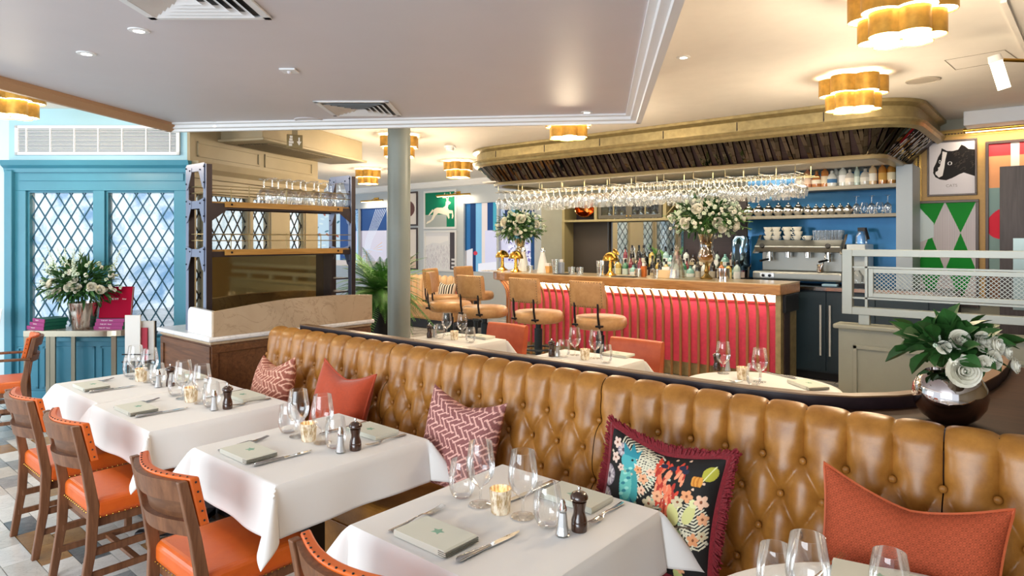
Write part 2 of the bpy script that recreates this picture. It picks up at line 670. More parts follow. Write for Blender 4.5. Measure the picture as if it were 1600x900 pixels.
def lattice(name, w, h, dw, dh, loc, rot, lead, pane, framemat, fw=0.03, parent=None, r=0.0048):
    """leaded window in its own x-z plane: outer frame, one pane, each lead came a piece"""
    root = thing(name, None, None, loc)
    root.rotation_euler = rot
    root['kind'] = 'structure'
    f = MB()
    for (a, b, c, d) in ((-fw, 0, -fw, h + fw), (w, w + fw, -fw, h + fw), (0, w, -fw, 0), (0, w, h, h + fw)):
        f.box(a, b, -0.03, 0.05, c, d)
    f.build('window_frame', framemat, root, bevel=0.003)
    MB().box(0, w, 0.012, 0.018, 0, h).build('pane', pane, root)
    k = dh / dw
    for sgn in (1, -1):
        lo = -h / k if sgn > 0 else 0.0
        n0 = math.floor(lo / dw)
        n1 = math.ceil((w + h / k) / dw)
        for n in range(n0, n1 + 1):
            x0 = n * dw + dw / 2
            # line x = x0 + sgn * z / k
            pts = []
            for z in (0, h):
                x = x0 + sgn * z / k
                pts.append((x, z))
            (xa, za), (xb, zb) = pts
            # clip in x
            def clip(xa, za, xb, zb):
                t0, t1 = 0.0, 1.0
                dx = xb - xa
                for lim, s in ((0, 1), (w, -1)):
                    num = (lim - xa) * s
                    den = dx * s
                    if den > 0:
                        t0 = max(t0, num / den)
                    elif den < 0:
                        t1 = min(t1, num / den)
                    elif num > 0:
                        return None
                if t1 - t0 < 0.02:
                    return None
                return (xa + dx * t0, za + (zb - za) * t0, xa + dx * t1, za + (zb - za) * t1)
            c = clip(xa, za, xb, zb)
            if c:
                MB().bar((c[0], 0.004, c[1]), (c[2], 0.004, c[3]), 2 * r, 0.012, up=(0, 1, 0)).build('lead_came', lead, root)
    return root


M['lead'] = mat('lead_came', '#2c5f74', 0.5, 0.2)
M['lead2'] = mat('dark_lead', '#26292c', 0.5, 0.2)
for i, (a, b) in enumerate((W1, W2)):
    lattice('window_%d' % (i + 1), b - a - 0.04, WZ1 - WZ0 - 0.04, 0.138, 0.225, c2w(a + 0.02, WD + 0.06, WZ0 + 0.02), CROT, M['lead'], M['frost'], M['teal'], 0.02)

# air-conditioning grille above the teal cornice
g = thing('air_grille', 'long white louvred air grille above the teal cornice', 'grille', c2w(-4.33, WD, 2.56), TH)
q = MB()
gw, gh = 0.86, 0.31
for (a, b, c, d) in ((-gw, gw, 0, 0.035), (-gw, gw, gh - 0.035, gh), (-gw, -gw + 0.035, 0, gh), (gw - 0.035, gw, 0, gh)):
    q.box(a, b, -0.022, 0.0, c, d)
q.build('grille_frame', M['white'], g, bevel=0.003)
MB().box(-gw + 0.03, gw - 0.03, -0.001, 0.006, 0.03, gh - 0.03).build('backing', mat('grille_gap_shade', '#34505e', 0.7), g)  # dark sheet puts the shade of the louvre gaps into colour
sm = MB().box(-gw + 0.03, gw - 0.03, -0.018, -0.003, -0.003, 0.0035).mesh('louvre', M['white'])
for k in range(15):
    inst('louvre', sm, g, (0, 0, 0.045 + k * 0.0157))
vm = MB().box(-0.006, 0.006, -0.021, -0.004, 0.03, gh - 0.03).mesh('mullion', M['white'])
for k in range(7):
    inst('mullion', vm, g, (-gw + 0.12 + k * 0.25, 0, 0))

# ---- olive panelled lobby side running back from the teal corner
OA, OB = Vector((-3.37, 6.83, 0)), Vector((-2.70, 9.08, 0))
od = (OB - OA)
OL = od.length
oang = math.atan2(od.y, od.x)
OR = (0, 0, TH + oang)
OLOC = c2w(OA.x, OA.y)


def oly(px):
    """distance along the olive wall seen at image column px"""
    a = (px - 800.0) / FPX
    # OA.x + s*dx = a*(OA.y + s*dy)
    d = od / OL
    return (a * OA.y - OA.x) / (d.x - a * d.y)


wins = [(oly(307), oly(322), 0), (oly(331), oly(391), 0), (oly(396), oly(424), 0), (oly(453), oly(478), 0)]
m = MB()
edges = [0.0]
for a, b, _ in wins:
    edges += [a, b]
edges.append(OL)
for k in range(0, len(edges), 2):
    m.box(edges[k], edges[k + 1], 0, 0.12, 0.6, 2.18)
m.box(0, OL, 0, 0.12, 0, 0.6).box(0, OL, 0, 0.12, 2.18, CEIL)
ow = struct('wall_lobby_side', m, M['olive'], OR, OLOC, bevel=0.003)
MB().sweep([(0, 0, 0), (OL + 0.1, 0, 0)], [(-0.01, 2.33), (0.03, 2.33), (0.035, 2.38), (0.09, 2.43), (0.11, 2.50), (-0.01, 2.50)]).build('cornice', M['olive'], ow)
for (a, b, c, d) in ((0.1, 1.1, 2.56, 2.72), (1.2, 2.2, 2.56, 2.72)):
    q = MB()
    for (u0, u1, z0, z1) in ((a, b, c, c + 0.02), (a, b, d - 0.02, d), (a, a + 0.02, c, d), (b - 0.02, b, c, d)):
        q.box(u0, u1, -0.015, 0, z0, z1)
    q.build('panel_moulding', M['olive'], ow)
for k, (a, b, _) in enumerate(wins):
    lattice('window_%d' % (k + 3), b - a - 0.04, 2.18 - 0.6 - 0.04, 0.15, 0.225, OLOC + Matrix.Rotation(TH + oang, 3, 'Z') @ Vector((a + 0.02, 0.05, 0.62)), OR, M['lead2'], M['frost2'], M['olive'], 0.02)
# boxed duct with a grille under it
bx = thing('duct_casing', 'olive boxed air duct with grille underneath, above lobby cornice', 'duct', OLOC, TH + oang)
MB().box(0.45, OL + 0.25, -0.55, -0.0, 2.78, CEIL - 0.002).build('casing', M['olive'], bx, bevel=0.006)
MB().box(0.40, OL + 0.30, -0.60, 0.0, 2.755, 2.785).build('lip', M['olive'], bx, bevel=0.008)
gm = MB().box(0, 1.3, -0.008, 0.008, 2.742, 2.752).mesh('slot', mat('duct_slot', '#6c5f45', 0.7))
for k in range(12):
    inst('slot', gm, bx, (0.62, -0.48 + k * 0.035, 0))
# exit sign hanging in front of the duct
ex = thing('exit_sign', 'small hanging exit sign with white figure and down arrow', 'sign', c2w(-2.43, 7.30, 2.70), TH + 0.5)
MB().box(-0.085, 0.085, -0.012, 0.012, 0, 0.15).build('panel', mat('sign_olive', '#8c7d58', 0.5), ex, bevel=0.004)
a = MB().prism([(0.02, 0.075), (0.045, 0.03), (0.07, 0.075), (0.053, 0.075), (0.053, 0.12), (0.037, 0.12), (0.037, 0.075)], 0.0, 0.003, Matrix.Translation((0, -0.0125, 0)) @ Matrix.Rotation(pi / 2, 4, 'X'))
a.build('arrow', M['paper'], ex)
a = MB()
for (u, w_, z0, z1) in ((-0.06, 0.03, 0.02, 0.045), (-0.06, 0.045, 0.05, 0.075), (-0.055, 0.03, 0.08, 0.105), (-0.05, 0.025, 0.11, 0.135)):
    a.box(u - 0.005, u + w_, -0.0155, -0.0125, z0, z1)
a.build('pictogram', M['paper'], ex)
MB().box(-0.03, 0.03, -0.008, 0.008, 0.15, CEIL - 2.70).build('hanger', M['olive'], ex)

# ---- back wall of the bar, right-hand picture wall, rear window wall, right wall
BY = 8.95
struct('wall_back', MB().box(-6.95, 4.2, BY, BY + 0.15, 0, CEIL), M['greige'])
RYW = 10.7
RW = MB()
rwin = [(-13.2, -10.55, 0.85, 2.52), (-7.95, -5.9, 0.85, 2.52)]


def rear_x(px):
    return at_y(px, 300, RYW).x


WA = (rear_x(480), rear_x(606))
WB = (rear_x(722), rear_x(838))
RZ0, RZ1 = 0.9, 2.55
xs = [rear_x(474), WA[0], WA[1], WB[0], WB[1], -5.0]
for k in (0, 2, 4):
    RW.box(xs[k], xs[k + 1], RYW, RYW + 0.15, RZ0, RZ1)
RW.box(xs[0], -5, RYW, RYW + 0.15, 0, RZ0).box(xs[0], -5, RYW, RYW + 0.15, RZ1, CEIL)
struct('wall_rear', RW, M['greywall'])
struct('trim_5', MB().sweep([(xs[0], RYW, 0), (-5, RYW, 0)], [(0, 2.9), (0.05, 2.92), (0.09, 3.0), (0.1, CEIL), (0, CEIL)]), M['white'])
struct('wall_right', MB().box(4.05, 4.2, -4, 13, 0, CEIL), mat('umber_paint', '#8a7a5c', 0.5))

# round column
cc = c2w((623.5 - 800) / FPX * 7.05, 7.05)
struct('column', MB().cyl((0, 0), 0.122, 0, CEIL, 40), M['column'], loc=(cc.x, cc.y, 0), smooth=True)

# ---------------------------------------------------------------- divider behind the banquette
LEATH_A, LEATH_B = Vector((-4.28, 2.41, 0)), Vector((0.9, 2.57, 0))
curb = [(-4.12, 2.535), (-3.2, 2.555), (-2.2, 2.58), (-1.5, 2.605), (-0.98, 2.63), (-0.78, 2.67), (-0.62, 2.75), (-0.50, 2.87), (-0.42, 3.0), (-0.34, 3.15), (-0.27, 3.35), (-0.235, 3.6), (-0.22, 3.86), (-0.22, 4.2)]
dv = thing('divider_wall', 'dark wood divider with curved raised rail behind tan banquette', 'divider')
poly = [(-4.20, 2.44), (1.3, 2.60), (1.3, 4.2)] + [(x, y) for x, y in curb[::-1]] + [(-4.20, 2.53)]
MB().prism(poly, 0.99, 1.03).build('ledge', wood_mat('dark_walnut_top', '#291810', '#432a1c', 2.0, (1, 8, 8), 0.52), dv, bevel=0.004)
MB().prism([(x, y) for x, y in poly], 0.0, 0.985).build('core', M['dark'], dv)
bpy.data.materials['dark_walnut_top'].node_tree.nodes['Principled BSDF'].inputs['Specular IOR Level'].default_value = 0.12
cp = [Vector((x, y, 0)) for x, y in curb]
MB().sweep(cp, [(0.0, 0.98), (0.0, 1.075), (-0.045, 1.075), (-0.045, 0.98)]).build('raised_rail', M['dark'], dv, smooth=True, angle=30)
MB().sweep(cp, [(0.002, 1.075), (0.002, 1.081), (-0.05, 1.081), (-0.05, 1.075)]).build('rail_cap', mat('rail_cap_wood', '#7a5a3c', 0.35), dv, smooth=True, angle=30)
MB().bar((-4.26, 2.452, 1.035), (1.3, 2.612, 1.035), 0.035, 0.04).build('front_lip', mat('lip_wood', '#3c2b2c', 0.35), dv, bevel=0.006)

# booth bench on the far side of the divider
bb = thing('booth_bench', 'tan leather booth bench curving behind the raised dark rail', 'bench')
bpath = [(Vector((x, y, 0)) + Vector((0, 0, 0))) for x, y in curb]
MB().sweep(bpath, [(-0.06, 0.46), (-0.06, 1.02), (-0.09, 1.05), (-0.15, 1.0), (-0.20, 0.46)]).build('backrest', M['leather'], bb, smooth=True, angle=50)
MB().sweep(bpath[:5], [(-0.06, 0.0), (-0.06, 0.46), (-0.60, 0.46), (-0.62, 0.42), (-0.62, 0.0)]).build('seat', M['leather'], bb, bevel=0.02)

# ---------------------------------------------------------------- low partition with mesh screen
PY = 5.8
px0 = at_y(1310, 500, PY).x
pt = thing('low_partition', 'greige panelled low wall topped by pale metal mesh screen', 'partition', (0, PY, 0))
PXE = 1.6
MB().box(px0, PXE, 0, 0.13, 0, 0.955).build('wall_panel', M['greige'], pt, bevel=0.004)
MB().box(px0 - 0.035, PXE, -0.035, 0.165, 0.955, 0.992).build('coping', M['greige'], pt, bevel=0.012, seg=3)
q = MB()
for (u0, u1, z0, z1) in ((px0 + 0.11, 1.4, 0.80, 0.83), (px0 + 0.11, px0 + 0.14, 0.1, 0.83), (px0 + 0.11, 1.4, 0.1, 0.13)):
    q.box(u0, u1, -0.016, 0, z0, z1)
for k in range(1, 4):
    u0 = px0 + 0.11 + k * 0.72
    q.box(u0, u0 + 0.03, -0.016, 0, 0.13, 0.80).box(u0 + 0.09, u0 + 0.12, -0.016, 0, 0.13, 0.80)
q.build('panel_moulding', M['greige'], pt, bevel=0.004)
M['screen'] = mat('pale_screen_metal', '#a3aaa6', 0.4, 0.3)
s0 = at_y(1314, 500, PY).x
ZB, ZT = 1.072, 1.598
fr = MB()
fr.box(s0, s0 + 0.075, 0.03, 0.10, ZB, ZT).box(s0 + 0.075, PXE, 0.03, 0.10, ZT - 0.055, ZT).box(s0 + 0.075, PXE, 0.03, 0.10, ZB, ZB + 0.06)
fr.build('screen_frame', M['screen'], pt, bevel=0.003)
q = MB()
for z in (1.205, 1.455):
    q.box(s0 + 0.07, PXE, 0.05, 0.08, z - 0.007, z + 0.007)
q.box(s0 + 0.165, s0 + 0.183, 0.05, 0.08, ZB + 0.06, ZT - 0.05)
q.build('screen_bar', M['screen'], pt)
q = MB()
ia, ib, iz0, iz1 = s0 + 0.19, PXE, 1.216, 1.445
q.box(ia, ia + 0.035, 0.045, 0.085, iz0, iz1).box(ia + 0.035, ib, 0.045, 0.085, iz0, iz0 + 0.035).box(ia + 0.035, ib, 0.045, 0.085, iz1 - 0.035, iz1)
q.build('mesh_frame', M['screen'], pt, bevel=0.002)
q = MB()
wz0, wz1 = iz0 + 0.03, iz1 - 0.03
hh = wz1 - wz0
n = int((ib - ia) / 0.032) + 8
for sgn in (1, -1):
    for k in range(-8, n):
        xa = ia + 0.035 + k * 0.032
        xb = xa + hh * 1.05
        za, zb = (wz0, wz1) if sgn > 0 else (wz1, wz0)
        if xb < ia + 0.03 or xa > ib:
            continue
        if xa < ia + 0.03:
            t = (ia + 0.03 - xa) / (xb - xa)
            za, xa = za + (zb - za) * t, ia + 0.03
        q.bar((xa, 0.065 + sgn * 0.003, za), (xb, 0.065 + sgn * 0.003, zb), 0.0045, 0.0045)
tag(q.build('wire_mesh', M['screen'], pt), kind='stuff')
for k in range(4):
    MB().box(s0 + 0.12 + k * 0.75, s0 + 0.20 + k * 0.75, 0.04, 0.09, 0.992, ZB).build('post_foot', M['screen'], pt, bevel=0.003)


# ================================================================ banquette
CH = 0.142
bq_ang = math.atan2(LEATH_B.y - LEATH_A.y, LEATH_B.x - LEATH_A.x)
bq = thing('banquette', 'long tan leather banquette with channelled and button-tufted back', 'banquette', (LEATH_A.x, LEATH_A.y, 0), bq_ang)
NCH = 36
ROW0, ROWH, BUL = 0.20, 0.128, 0.042


def back_base(d):
    """base profile of the backrest: distance d down from the top edge -> (y, z) and outward normal"""
    if d < 0.09:
        a = d / 0.09 * (pi / 2)
        r = 0.055
        return (0.045 - r * math.sin(a), 0.985 + r * math.cos(a)), (-math.sin(a), math.cos(a))
    e = d - 0.09
    return (-0.010 - e * 0.20, 0.985 - e * 0.98), (-0.98, 0.2)


def tuft(s, d):
    u = s / CH
    t = (d - ROW0) / ROWH
    dist = lambda v: abs(v - round(v))
    c = dist(u)
    near = 9.0
    r0 = max(0, round(t))
    for r in (r0 - 1, r0, r0 + 1):
        if r < 0 or r > 3:
            continue
        sh = 0.5 if r % 2 else 0.0
        du = dist(u - sh) * CH
        dd = (t - r) * ROWH
        near = min(near, math.hypot(du, dd))
    dim = 0.032 * math.exp(-(near / 0.024) ** 1.1)
    if t <= 0:
        fade = min(1.0, max(0.45, d / 0.10))
        pil = 0.72 + 0.28 * math.sin(pi * min(1, c * 2) / 2)
        h = 0.034 * pil * (1 - 0.9 * math.exp(-c * CH / 0.0085))
        return h * fade + (1 - fade) * 0.028 - dim
    a, b = dist(u + t / 2), dist(u - t / 2)
    ka = 1 - 0.5 * math.exp(-a * CH * 0.7 / 0.007)
    kb = 1 - 0.5 * math.exp(-b * CH * 0.7 / 0.007)
    pil = 0.62 + 0.38 * math.sqrt(max(0.0, math.sin(pi * a) * math.sin(pi * b)))
    w_ = min(1.0, t / 0.5)
    hd = 0.034 * pil * ka * kb
    pc = 0.72 + 0.28 * math.sin(pi * min(1, c * 2) / 2)
    hc = 0.034 * pc * (1 - 0.9 * (1 - w_) * math.exp(-c * CH / 0.0085))
    return hc * (1 - w_) + hd * w_ - dim


DMAX = 0.66
edges_ch = [0, 9, 19, 28, NCH]
for k in range(4):
    a, b = edges_ch[k] * CH, edges_ch[k + 1] * CH
    nu = (edges_ch[k + 1] - edges_ch[k]) * 18

    def fn(i, j, a=a, b=b):
        s = a + 0.002 + (b - a - 0.004) * i
        d = DMAX * j
        (y, z), (ny, nz) = back_base(d)
        h = tuft(s, d)
        return (s, y + ny * h, z + nz * h)
    MB().grid(fn, nu, 84).build('backrest_panel', M['leather'], bq, smooth=True, angle=70)
bmesh_btn = MB().ball((0, 0, 0), 0.0125, 10, 6, 0.6).mesh('button', M['leather'], True)
for r in range(4):
    d = ROW0 + r * ROWH
    (y, z), (ny, nz) = back_base(d)
    for k in range(0, NCH + 1):
        s = (k + (0.5 if r % 2 else 0)) * CH
        if s > NCH * CH:
            continue
        inst('button', bmesh_btn, bq, (s, y - 0.006, z), (pi / 2 - 0.2, 0, 0))
for k in range(4):
    a, b = edges_ch[k] * CH, edges_ch[k + 1] * CH
    MB().box(a + 0.003, b - 0.003, -0.60, -0.08, 0.30, 0.455).build('seat_cushion', M['leather'], bq, bevel=0.035, seg=4)
MB().box(0, NCH * CH, -0.585, -0.09, 0.10, 0.30).build('seat_front', M['leather'], bq, bevel=0.005)
MB().box(0.01, NCH * CH, -0.54, 0.0, 0.0, 0.10).build('plinth', M['dark'], bq)
MB().box(0.01, NCH * CH, 0.03, 0.042, 0.0, 0.95).build('back_frame', M['dark'], bq)
MB().box(-0.01, 0.02, -0.58, 0.03, 0.0, 0.45).build('end_panel', M['walnut'], bq)


# ================================================================ prints: a small canvas that becomes a colour attribute
class Canvas:
    def __init__(s, w, h, bg_):
        s.w, s.h = w, h
        s.a = np.empty((h, w, 3))
        s.a[:] = lin(bg_)
        yy, xx = np.mgrid[0:h, 0:w]
        s.x = (xx + 0.5) / w
        s.y = (yy + 0.5) / h

    def put(s, mask, c):
        s.a[mask] = lin(c)
        return s

    def ell(s, cx, cy, rx, ry, c, ang=0.0):
        dx, dy = s.x - cx, s.y - cy
        ca, sa = math.cos(ang), math.sin(ang)
        return s.put(((dx * ca + dy * sa) / rx) ** 2 + ((-dx * sa + dy * ca) / ry) ** 2 <= 1, c)

    def poly(s, pts, c):
        ins = np.zeros((s.h, s.w), bool)
        n = len(pts)
        for i in range(n):
            x0, y0 = pts[i]
            x1, y1 = pts[(i + 1) % n]
            if y0 == y1:
                continue
            cond = (y0 > s.y) != (y1 > s.y)
            xi = (x1 - x0) * (s.y - y0) / (y1 - y0) + x0
            ins ^= cond & (s.x < xi)
        return s.put(ins, c)

    def line(s, pts, w, c, asp=1.0):
        for (x0, y0), (x1, y1) in zip(pts[:-1], pts[1:]):
            dx, dy = x1 - x0, (y1 - y0) * asp
            L2 = dx * dx + dy * dy + 1e-12
            t = np.clip(((s.x - x0) * dx + (s.y - y0) * asp * dy) / L2, 0, 1)
            d2 = (s.x - x0 - t * dx) ** 2 + ((s.y - y0) * asp - t * dy) ** 2
            s.put(d2 <= (w / 2) ** 2, c)
        return s

    def at(s, u, v):
        i = np.clip((np.asarray(u) * s.w).astype(int), 0, s.w - 1)
        j = np.clip((np.asarray(v) * s.h).astype(int), 0, s.h - 1)
        return s.a[j, i]


def paint(me, cols):
    """per-vertex colours -> the attribute the print material reads"""
    at = me.color_attributes.new('print', 'FLOAT_COLOR', 'POINT')
    buf = np.ones((len(me.vertices), 4), np.float32)
    buf[:, :3] = cols
    at.data.foreach_set('color', buf.ravel())


def print_panel(name, cv, w, h, m, parent=None, loc=(0, 0, 0), rot=(0, 0, 0)):
    """flat printed sheet in its own x-z plane, lower left corner at the origin"""
    W, H = cv.w, cv.h
    gx, gz = np.meshgrid(np.linspace(0, w, W), np.linspace(0, h, H))
    V = np.stack([gx.ravel(), np.zeros(W * H), gz.ravel()], 1)
    idx = np.arange(W * H).reshape(H, W)
    F = np.stack([idx[:-1, :-1].ravel(), idx[:-1, 1:].ravel(), idx[1:, 1:].ravel(), idx[1:, :-1].ravel()], 1)
    me = bpy.data.meshes.new(name)
    me.from_pydata(V.tolist(), [], F.tolist())
    me.materials.append(m)
    paint(me, cv.a.reshape(-1, 3))
    me.update()
    return inst(name, me, parent, loc, rot)


# ---------------------------------------------------------------- cushions
def cushion_fn(a, thick, dent, pinch):
    def f(u, v, side):
        x = a * u * (1 - pinch * (1 - v * v) * u * u)
        z = a * v * (1 - pinch * (1 - u * u) * v * v)
        if dent:
            k = max(0.0, v + 0.15) / 1.15
            z -= dent * (k ** 1.6) * (1 - abs(u) ** 1.3)
        e = max(0.0, (1 - u ** 4) * (1 - v ** 4))
        t = thick * (e ** 0.55) * (1 - 0.12 * (u * u + v * v))
        t += 0.004 * math.sin(7 * u + 3 * v) * e
        return (x, side * t, z)
    return f


def make_cushion(label, loc, rot, a, m, canvas=None, dent=0.05, n=40, thick=0.085, pinch=0.10, piping=None, fringe=None, name='cushion'):
    root = thing(name, label, 'cushion', loc)
    root.rotation_euler = rot
    f = cushion_fn(a, thick, dent, pinch)
    V, F = [], []
    for side in (-1, 1):
        o = len(V)
        for j in range(n + 1):
            for i in range(n + 1):
                V.append(f(-1 + 2 * i / n, -1 + 2 * j / n, side))
        w = n + 1
        for j in range(n):
            for i in range(n):
                q = (o + j * w + i, o + j * w + i + 1, o + (j + 1) * w + i + 1, o + (j + 1) * w + i)
                F.append(q if side < 0 else q[::-1])
    me = tri_mesh_from_arrays('cover', V, F, m, True)
    if canvas is not None:
        g = np.linspace(0, 0.9999, n + 1)
        uu, vv = np.meshgrid(g, g)
        c = canvas.at(uu.ravel(), vv.ravel())
        paint(me, np.concatenate([c, c]))
    inst('cover', me, root)
    if piping is not None:
        pts = []
        for k in range(4):
            for i in range(24):
                t = -1 + 2 * i / 24
                u, v = ((t, -1), (1, t), (-t, 1), (-1, -t))[k]
                pts.append(f(u, v, 1))
        pts.append(pts[0])
        MB().tube(pts, 0.006, 6, False).build('piping', piping, root, smooth=True)
    if fringe is not None:
        ring = []
        for k in range(4):
            for i in range(60):
                t = -1 + 2 * i / 60
                u, v = ((t, -1), (1, t), (-t, 1), (-1, -t))[k]
                ring.append(Vector(f(u, v, 1)))
        q = MB()
        c0 = Vector((0, 0, 0))
        rr = random.Random(5)
        nr = len(ring)
        for i in range(nr):
            for rep in range(7):
                p = ring[i].lerp(ring[(i + 1) % nr], rep / 7.0)
                d = (p - c0)
                d.y = 0
                d.normalize()
                d = (d + Vector((rr.uniform(-.25, .25), rr.uniform(-.55, .55), rr.uniform(-.25, .25)))).normalized()
                tn = Vector((-d.z, 0, d.x)) * 0.004
                L = rr.uniform(0.034, 0.046)
                q.add([p - tn, p + tn, p + d * L + tn * 0.6, p + d * L - tn * 0.6], [(0, 1, 2, 3)])
        q.tube([tuple(p) for p in ring] + [tuple(ring[0])], 0.014, 6, False)
        tag(q.build('fringe', fringe, root), kind='stuff')
    return root


def fret_canvas(ground, lines_, n=360, seed=1):
    cv = Canvas(n, n, ground)
    # woven ground: fine two-tone flecks
    fl_ = ((np.floor(cv.x * 90) + np.floor(cv.y * 90)) % 2) > 0
    g = np.array(lin(ground))
    cv.a[fl_] = g * 0.72
    unit = 0.105
    r_ = random.Random(seed)
    def T(p):
        x, y = p
        return (0.5 + (x * 0.82 - y * 0.57) * unit, 0.5 + (x * 0.57 + y * 0.82) * unit)
    kh = [[(-.95, .24), (.42, .24), (.42, .02)], [(-.42, -.02), (-.42, -.24), (.95, -.24)]]
    kv = [[(y, x) for x, y in pl] for pl in kh]
    for a in range(-9, 10):
        for b in range(-9, 10):
            ox, oy = a * 1.15, b * 1.15
            for pl in (kh if (a + b) % 2 else kv):
                cv.line([T((x + ox, y + oy)) for x, y in pl], 0.014, lines_)
    return cv


PRINT = print_mat('printed_fabric', 0.8, 0.1)
bqR = Matrix.Rotation(bq_ang, 3, 'Z')


def cush_loc(px, py, y):
    return at_y(px, py, y)


TILT = math.radians(-14)
cv = fret_canvas('#a8604e', '#f0bfa6')
p = cush_loc(431, 592, 2.17)
make_cushion('dusty red cushion with pale key pattern beside marble station', (p.x - 0.02, 2.15, 0.70), (TILT, math.radians(-6), bq_ang - 0.15), 0.245, PRINT, cv, 0.05, 130)
p = cush_loc(540, 605, 2.25)
make_cushion('plain terracotta red cushion with matching piping', (p.x, 2.21, 0.715), (TILT, math.radians(4), bq_ang), 0.238, M['terracotta'], None, 0.055, 44, piping=M['terracotta'])
cv = fret_canvas('#9a5f5c', '#eeb9ab', seed=2)
p = cush_loc(727, 662, 2.26)
make_cushion('mauve pink cushion with pale key pattern in mid banquette', (p.x, 2.22, 0.705), (TILT, math.radians(3), bq_ang), 0.238, PRINT, cv, 0.045, 150)


def floral_canvas(n=460):
    cv = Canvas(n, n, '#14110f')
    r_ = random.Random(21)
    # pale fern leaves: striped fans
    def fan(cx, cy, ang, L, k, c, w=0.008, spread=0.11):
        for i in range(k):
            t = i / (k - 1)
            x, y = cx + math.cos(ang) * L * t, cy + math.sin(ang) * L * t
            s_ = spread * math.sin(pi * (0.15 + 0.8 * t))
            for sg in (1, -1):
                a = ang + sg * 1.15
                cv.line([(x, y), (x + math.cos(a) * s_, y + math.sin(a) * s_)], w, c)
    for (cx, cy, an, L) in ((.50, .98, -1.9, .5), (.34, .98, -1.2, .35), (.62, .70, -1.7, .45), (.15, .98, -.4, .4), (.8, .35, 2.3, .4), (.55, .15, .6, .4), (.93, .30, 1.9, .35), (.35, .05, .4, .4), (.75, .1, 1.8, .3)):
        fan(cx, cy, an, L, 16, '#e3dcc0', 0.011, 0.12)
    # grey-lilac mums on the left edge
    for (cx, cy, rr) in ((.07, .62, .085), (.08, .45, .075), (.16, .36, .06), (.07, .28, .06), (.18, .87, .06)):
        cv.ell(cx, cy, rr, rr, '#8d8089')
        for k in range(14):
            a = k * 2 * pi / 14
            cv.ell(cx + math.cos(a) * rr * .6, cy + math.sin(a) * rr * .6, rr * .32, rr * .13, ('#d5cbc9', '#b4a7ab')[k % 2], a)
        cv.ell(cx, cy, rr * .25, rr * .25, '#5c4c58')
    # parrot: teal body, wing, tail
    cv.ell(.30, .60, .085, .20, '#3f9c9c', .18)
    cv.ell(.27, .62, .055, .14, '#6ec3b6', .2)
    cv.ell(.26, .80, .075, .07, '#4fb0b4')
    cv.poly([(.20, .84), (.16, .94), (.25, .89), (.24, .98), (.31, .90), (.34, .96), (.34, .85)], '#2f8f9d')
    cv.poly([(.31, .80), (.385, .80), (.33, .76)], '#e9e3cf')
    cv.ell(.29, .82, .012, .012, '#111111')
    cv.poly([(.24, .44), (.36, .46), (.33, .08), (.24, .06)], '#7fc7a4')
    for k in range(7):
        cv.line([(.25 + k * .013, .42), (.25 + k * .012, .08)], 0.006, '#d8ecd0')
    cv.poly([(.33, .52), (.44, .40), (.47, .33), (.36, .40)], '#1f5c77')
    for k in range(9):
        cv.ell(.25 + .02 * (k % 3), .52 + .035 * k * .8, .02, .012, ('#9fe0d0', '#2c7f8c')[k % 2], .4)
    # coral hanging blossom with dark berries
    for k in range(60):
        t = r_.random()
        x = .62 + (r_.random() - .5) * .26 * (1 - .55 * t)
        y = .93 - .42 * t
        cv.ell(x, y, .013, .045, ('#d9472e', '#ee7b55', '#b93324', '#f29a72')[k % 4], r_.uniform(-.4, .4))
    for (x, y) in ((.56, .88), (.63, .87), (.70, .89), (.73, .86)):
        cv.ell(x, y, .028, .024, '#20243c')
    # leaf and pumpkin top right
    cv.ell(.915, .86, .055, .06, '#b9b43e')
    cv.line([(.88, .80), (.94, .92)], .008, '#e8e6a8')
    for k in range(5):
        cv.ell(.835 + (k - 2) * .014, .79, .016, .042, ('#e39a3c', '#c9781f')[k % 2])
    # yellow birds on a branch
    cv.line([(.45, .44), (.62, .40), (.85, .44)], .014, '#5b4a3a')
    for (x, y, a) in ((.70, .50, .35), (.82, .53, -.35)):
        cv.ell(x, y, .042, .08, '#d9d68c', a)
        cv.ell(x + .02, y + .085, .032, .032, '#e6e3a6')
        cv.ell(x + .025, y + .092, .006, .006, '#111111')
    cv.poly([(.62, .36), (.70, .40), (.66, .18)], '#c9cfa0')
    cv.poly([(.74, .40), (.78, .40), (.77, .22)], '#a9bd8c')
    cv.poly([(.74, .02), (.83, .04), (.79, .17), (.76, .22)], '#c7cf82')
    # apricot five-petal flowers
    fl_ = [(.42, .70, .05), (.36, .76, .04), (.47, .78, .04), (.50, .52, .06), (.56, .60, .05), (.78, .66, .055), (.90, .64, .06), (.72, .60, .05), (.93, .52, .05), (.46, .24, .07),
           (.56, .20, .06), (.64, .12, .055), (.52, .33, .05), (.88, .36, .05), (.86, .24, .045), (.94, .40, .04), (.80, .12, .04), (.60, .44, .045), (.42, .60, .04), (.12, .78, .05), (.10, .90, .05), (.20, .72, .035), (.68, .28, .03), (.15, .18, .05), (.24, .10, .04)]
    for i, (cx, cy, rr) in enumerate(fl_):
        col = ('#f0b083', '#eaa06d', '#f5c6a6', '#d8c7a0')[i % 4]
        if cx < .22:
            col = '#e9cdbb'
        for k in range(5):
            a = k * 2 * pi / 5 + i
            cv.ell(cx + math.cos(a) * rr * .55, cy + math.sin(a) * rr * .55, rr * .42, rr * .34, col, a)
        cv.ell(cx, cy, rr * .2, rr * .2, '#8a4a2a')
    for k in range(26):
        cv.ell(r_.random(), r_.random(), .011, .011, ('#efc7a8', '#c9c8b0', '#9cb59a')[k % 3])
    return cv


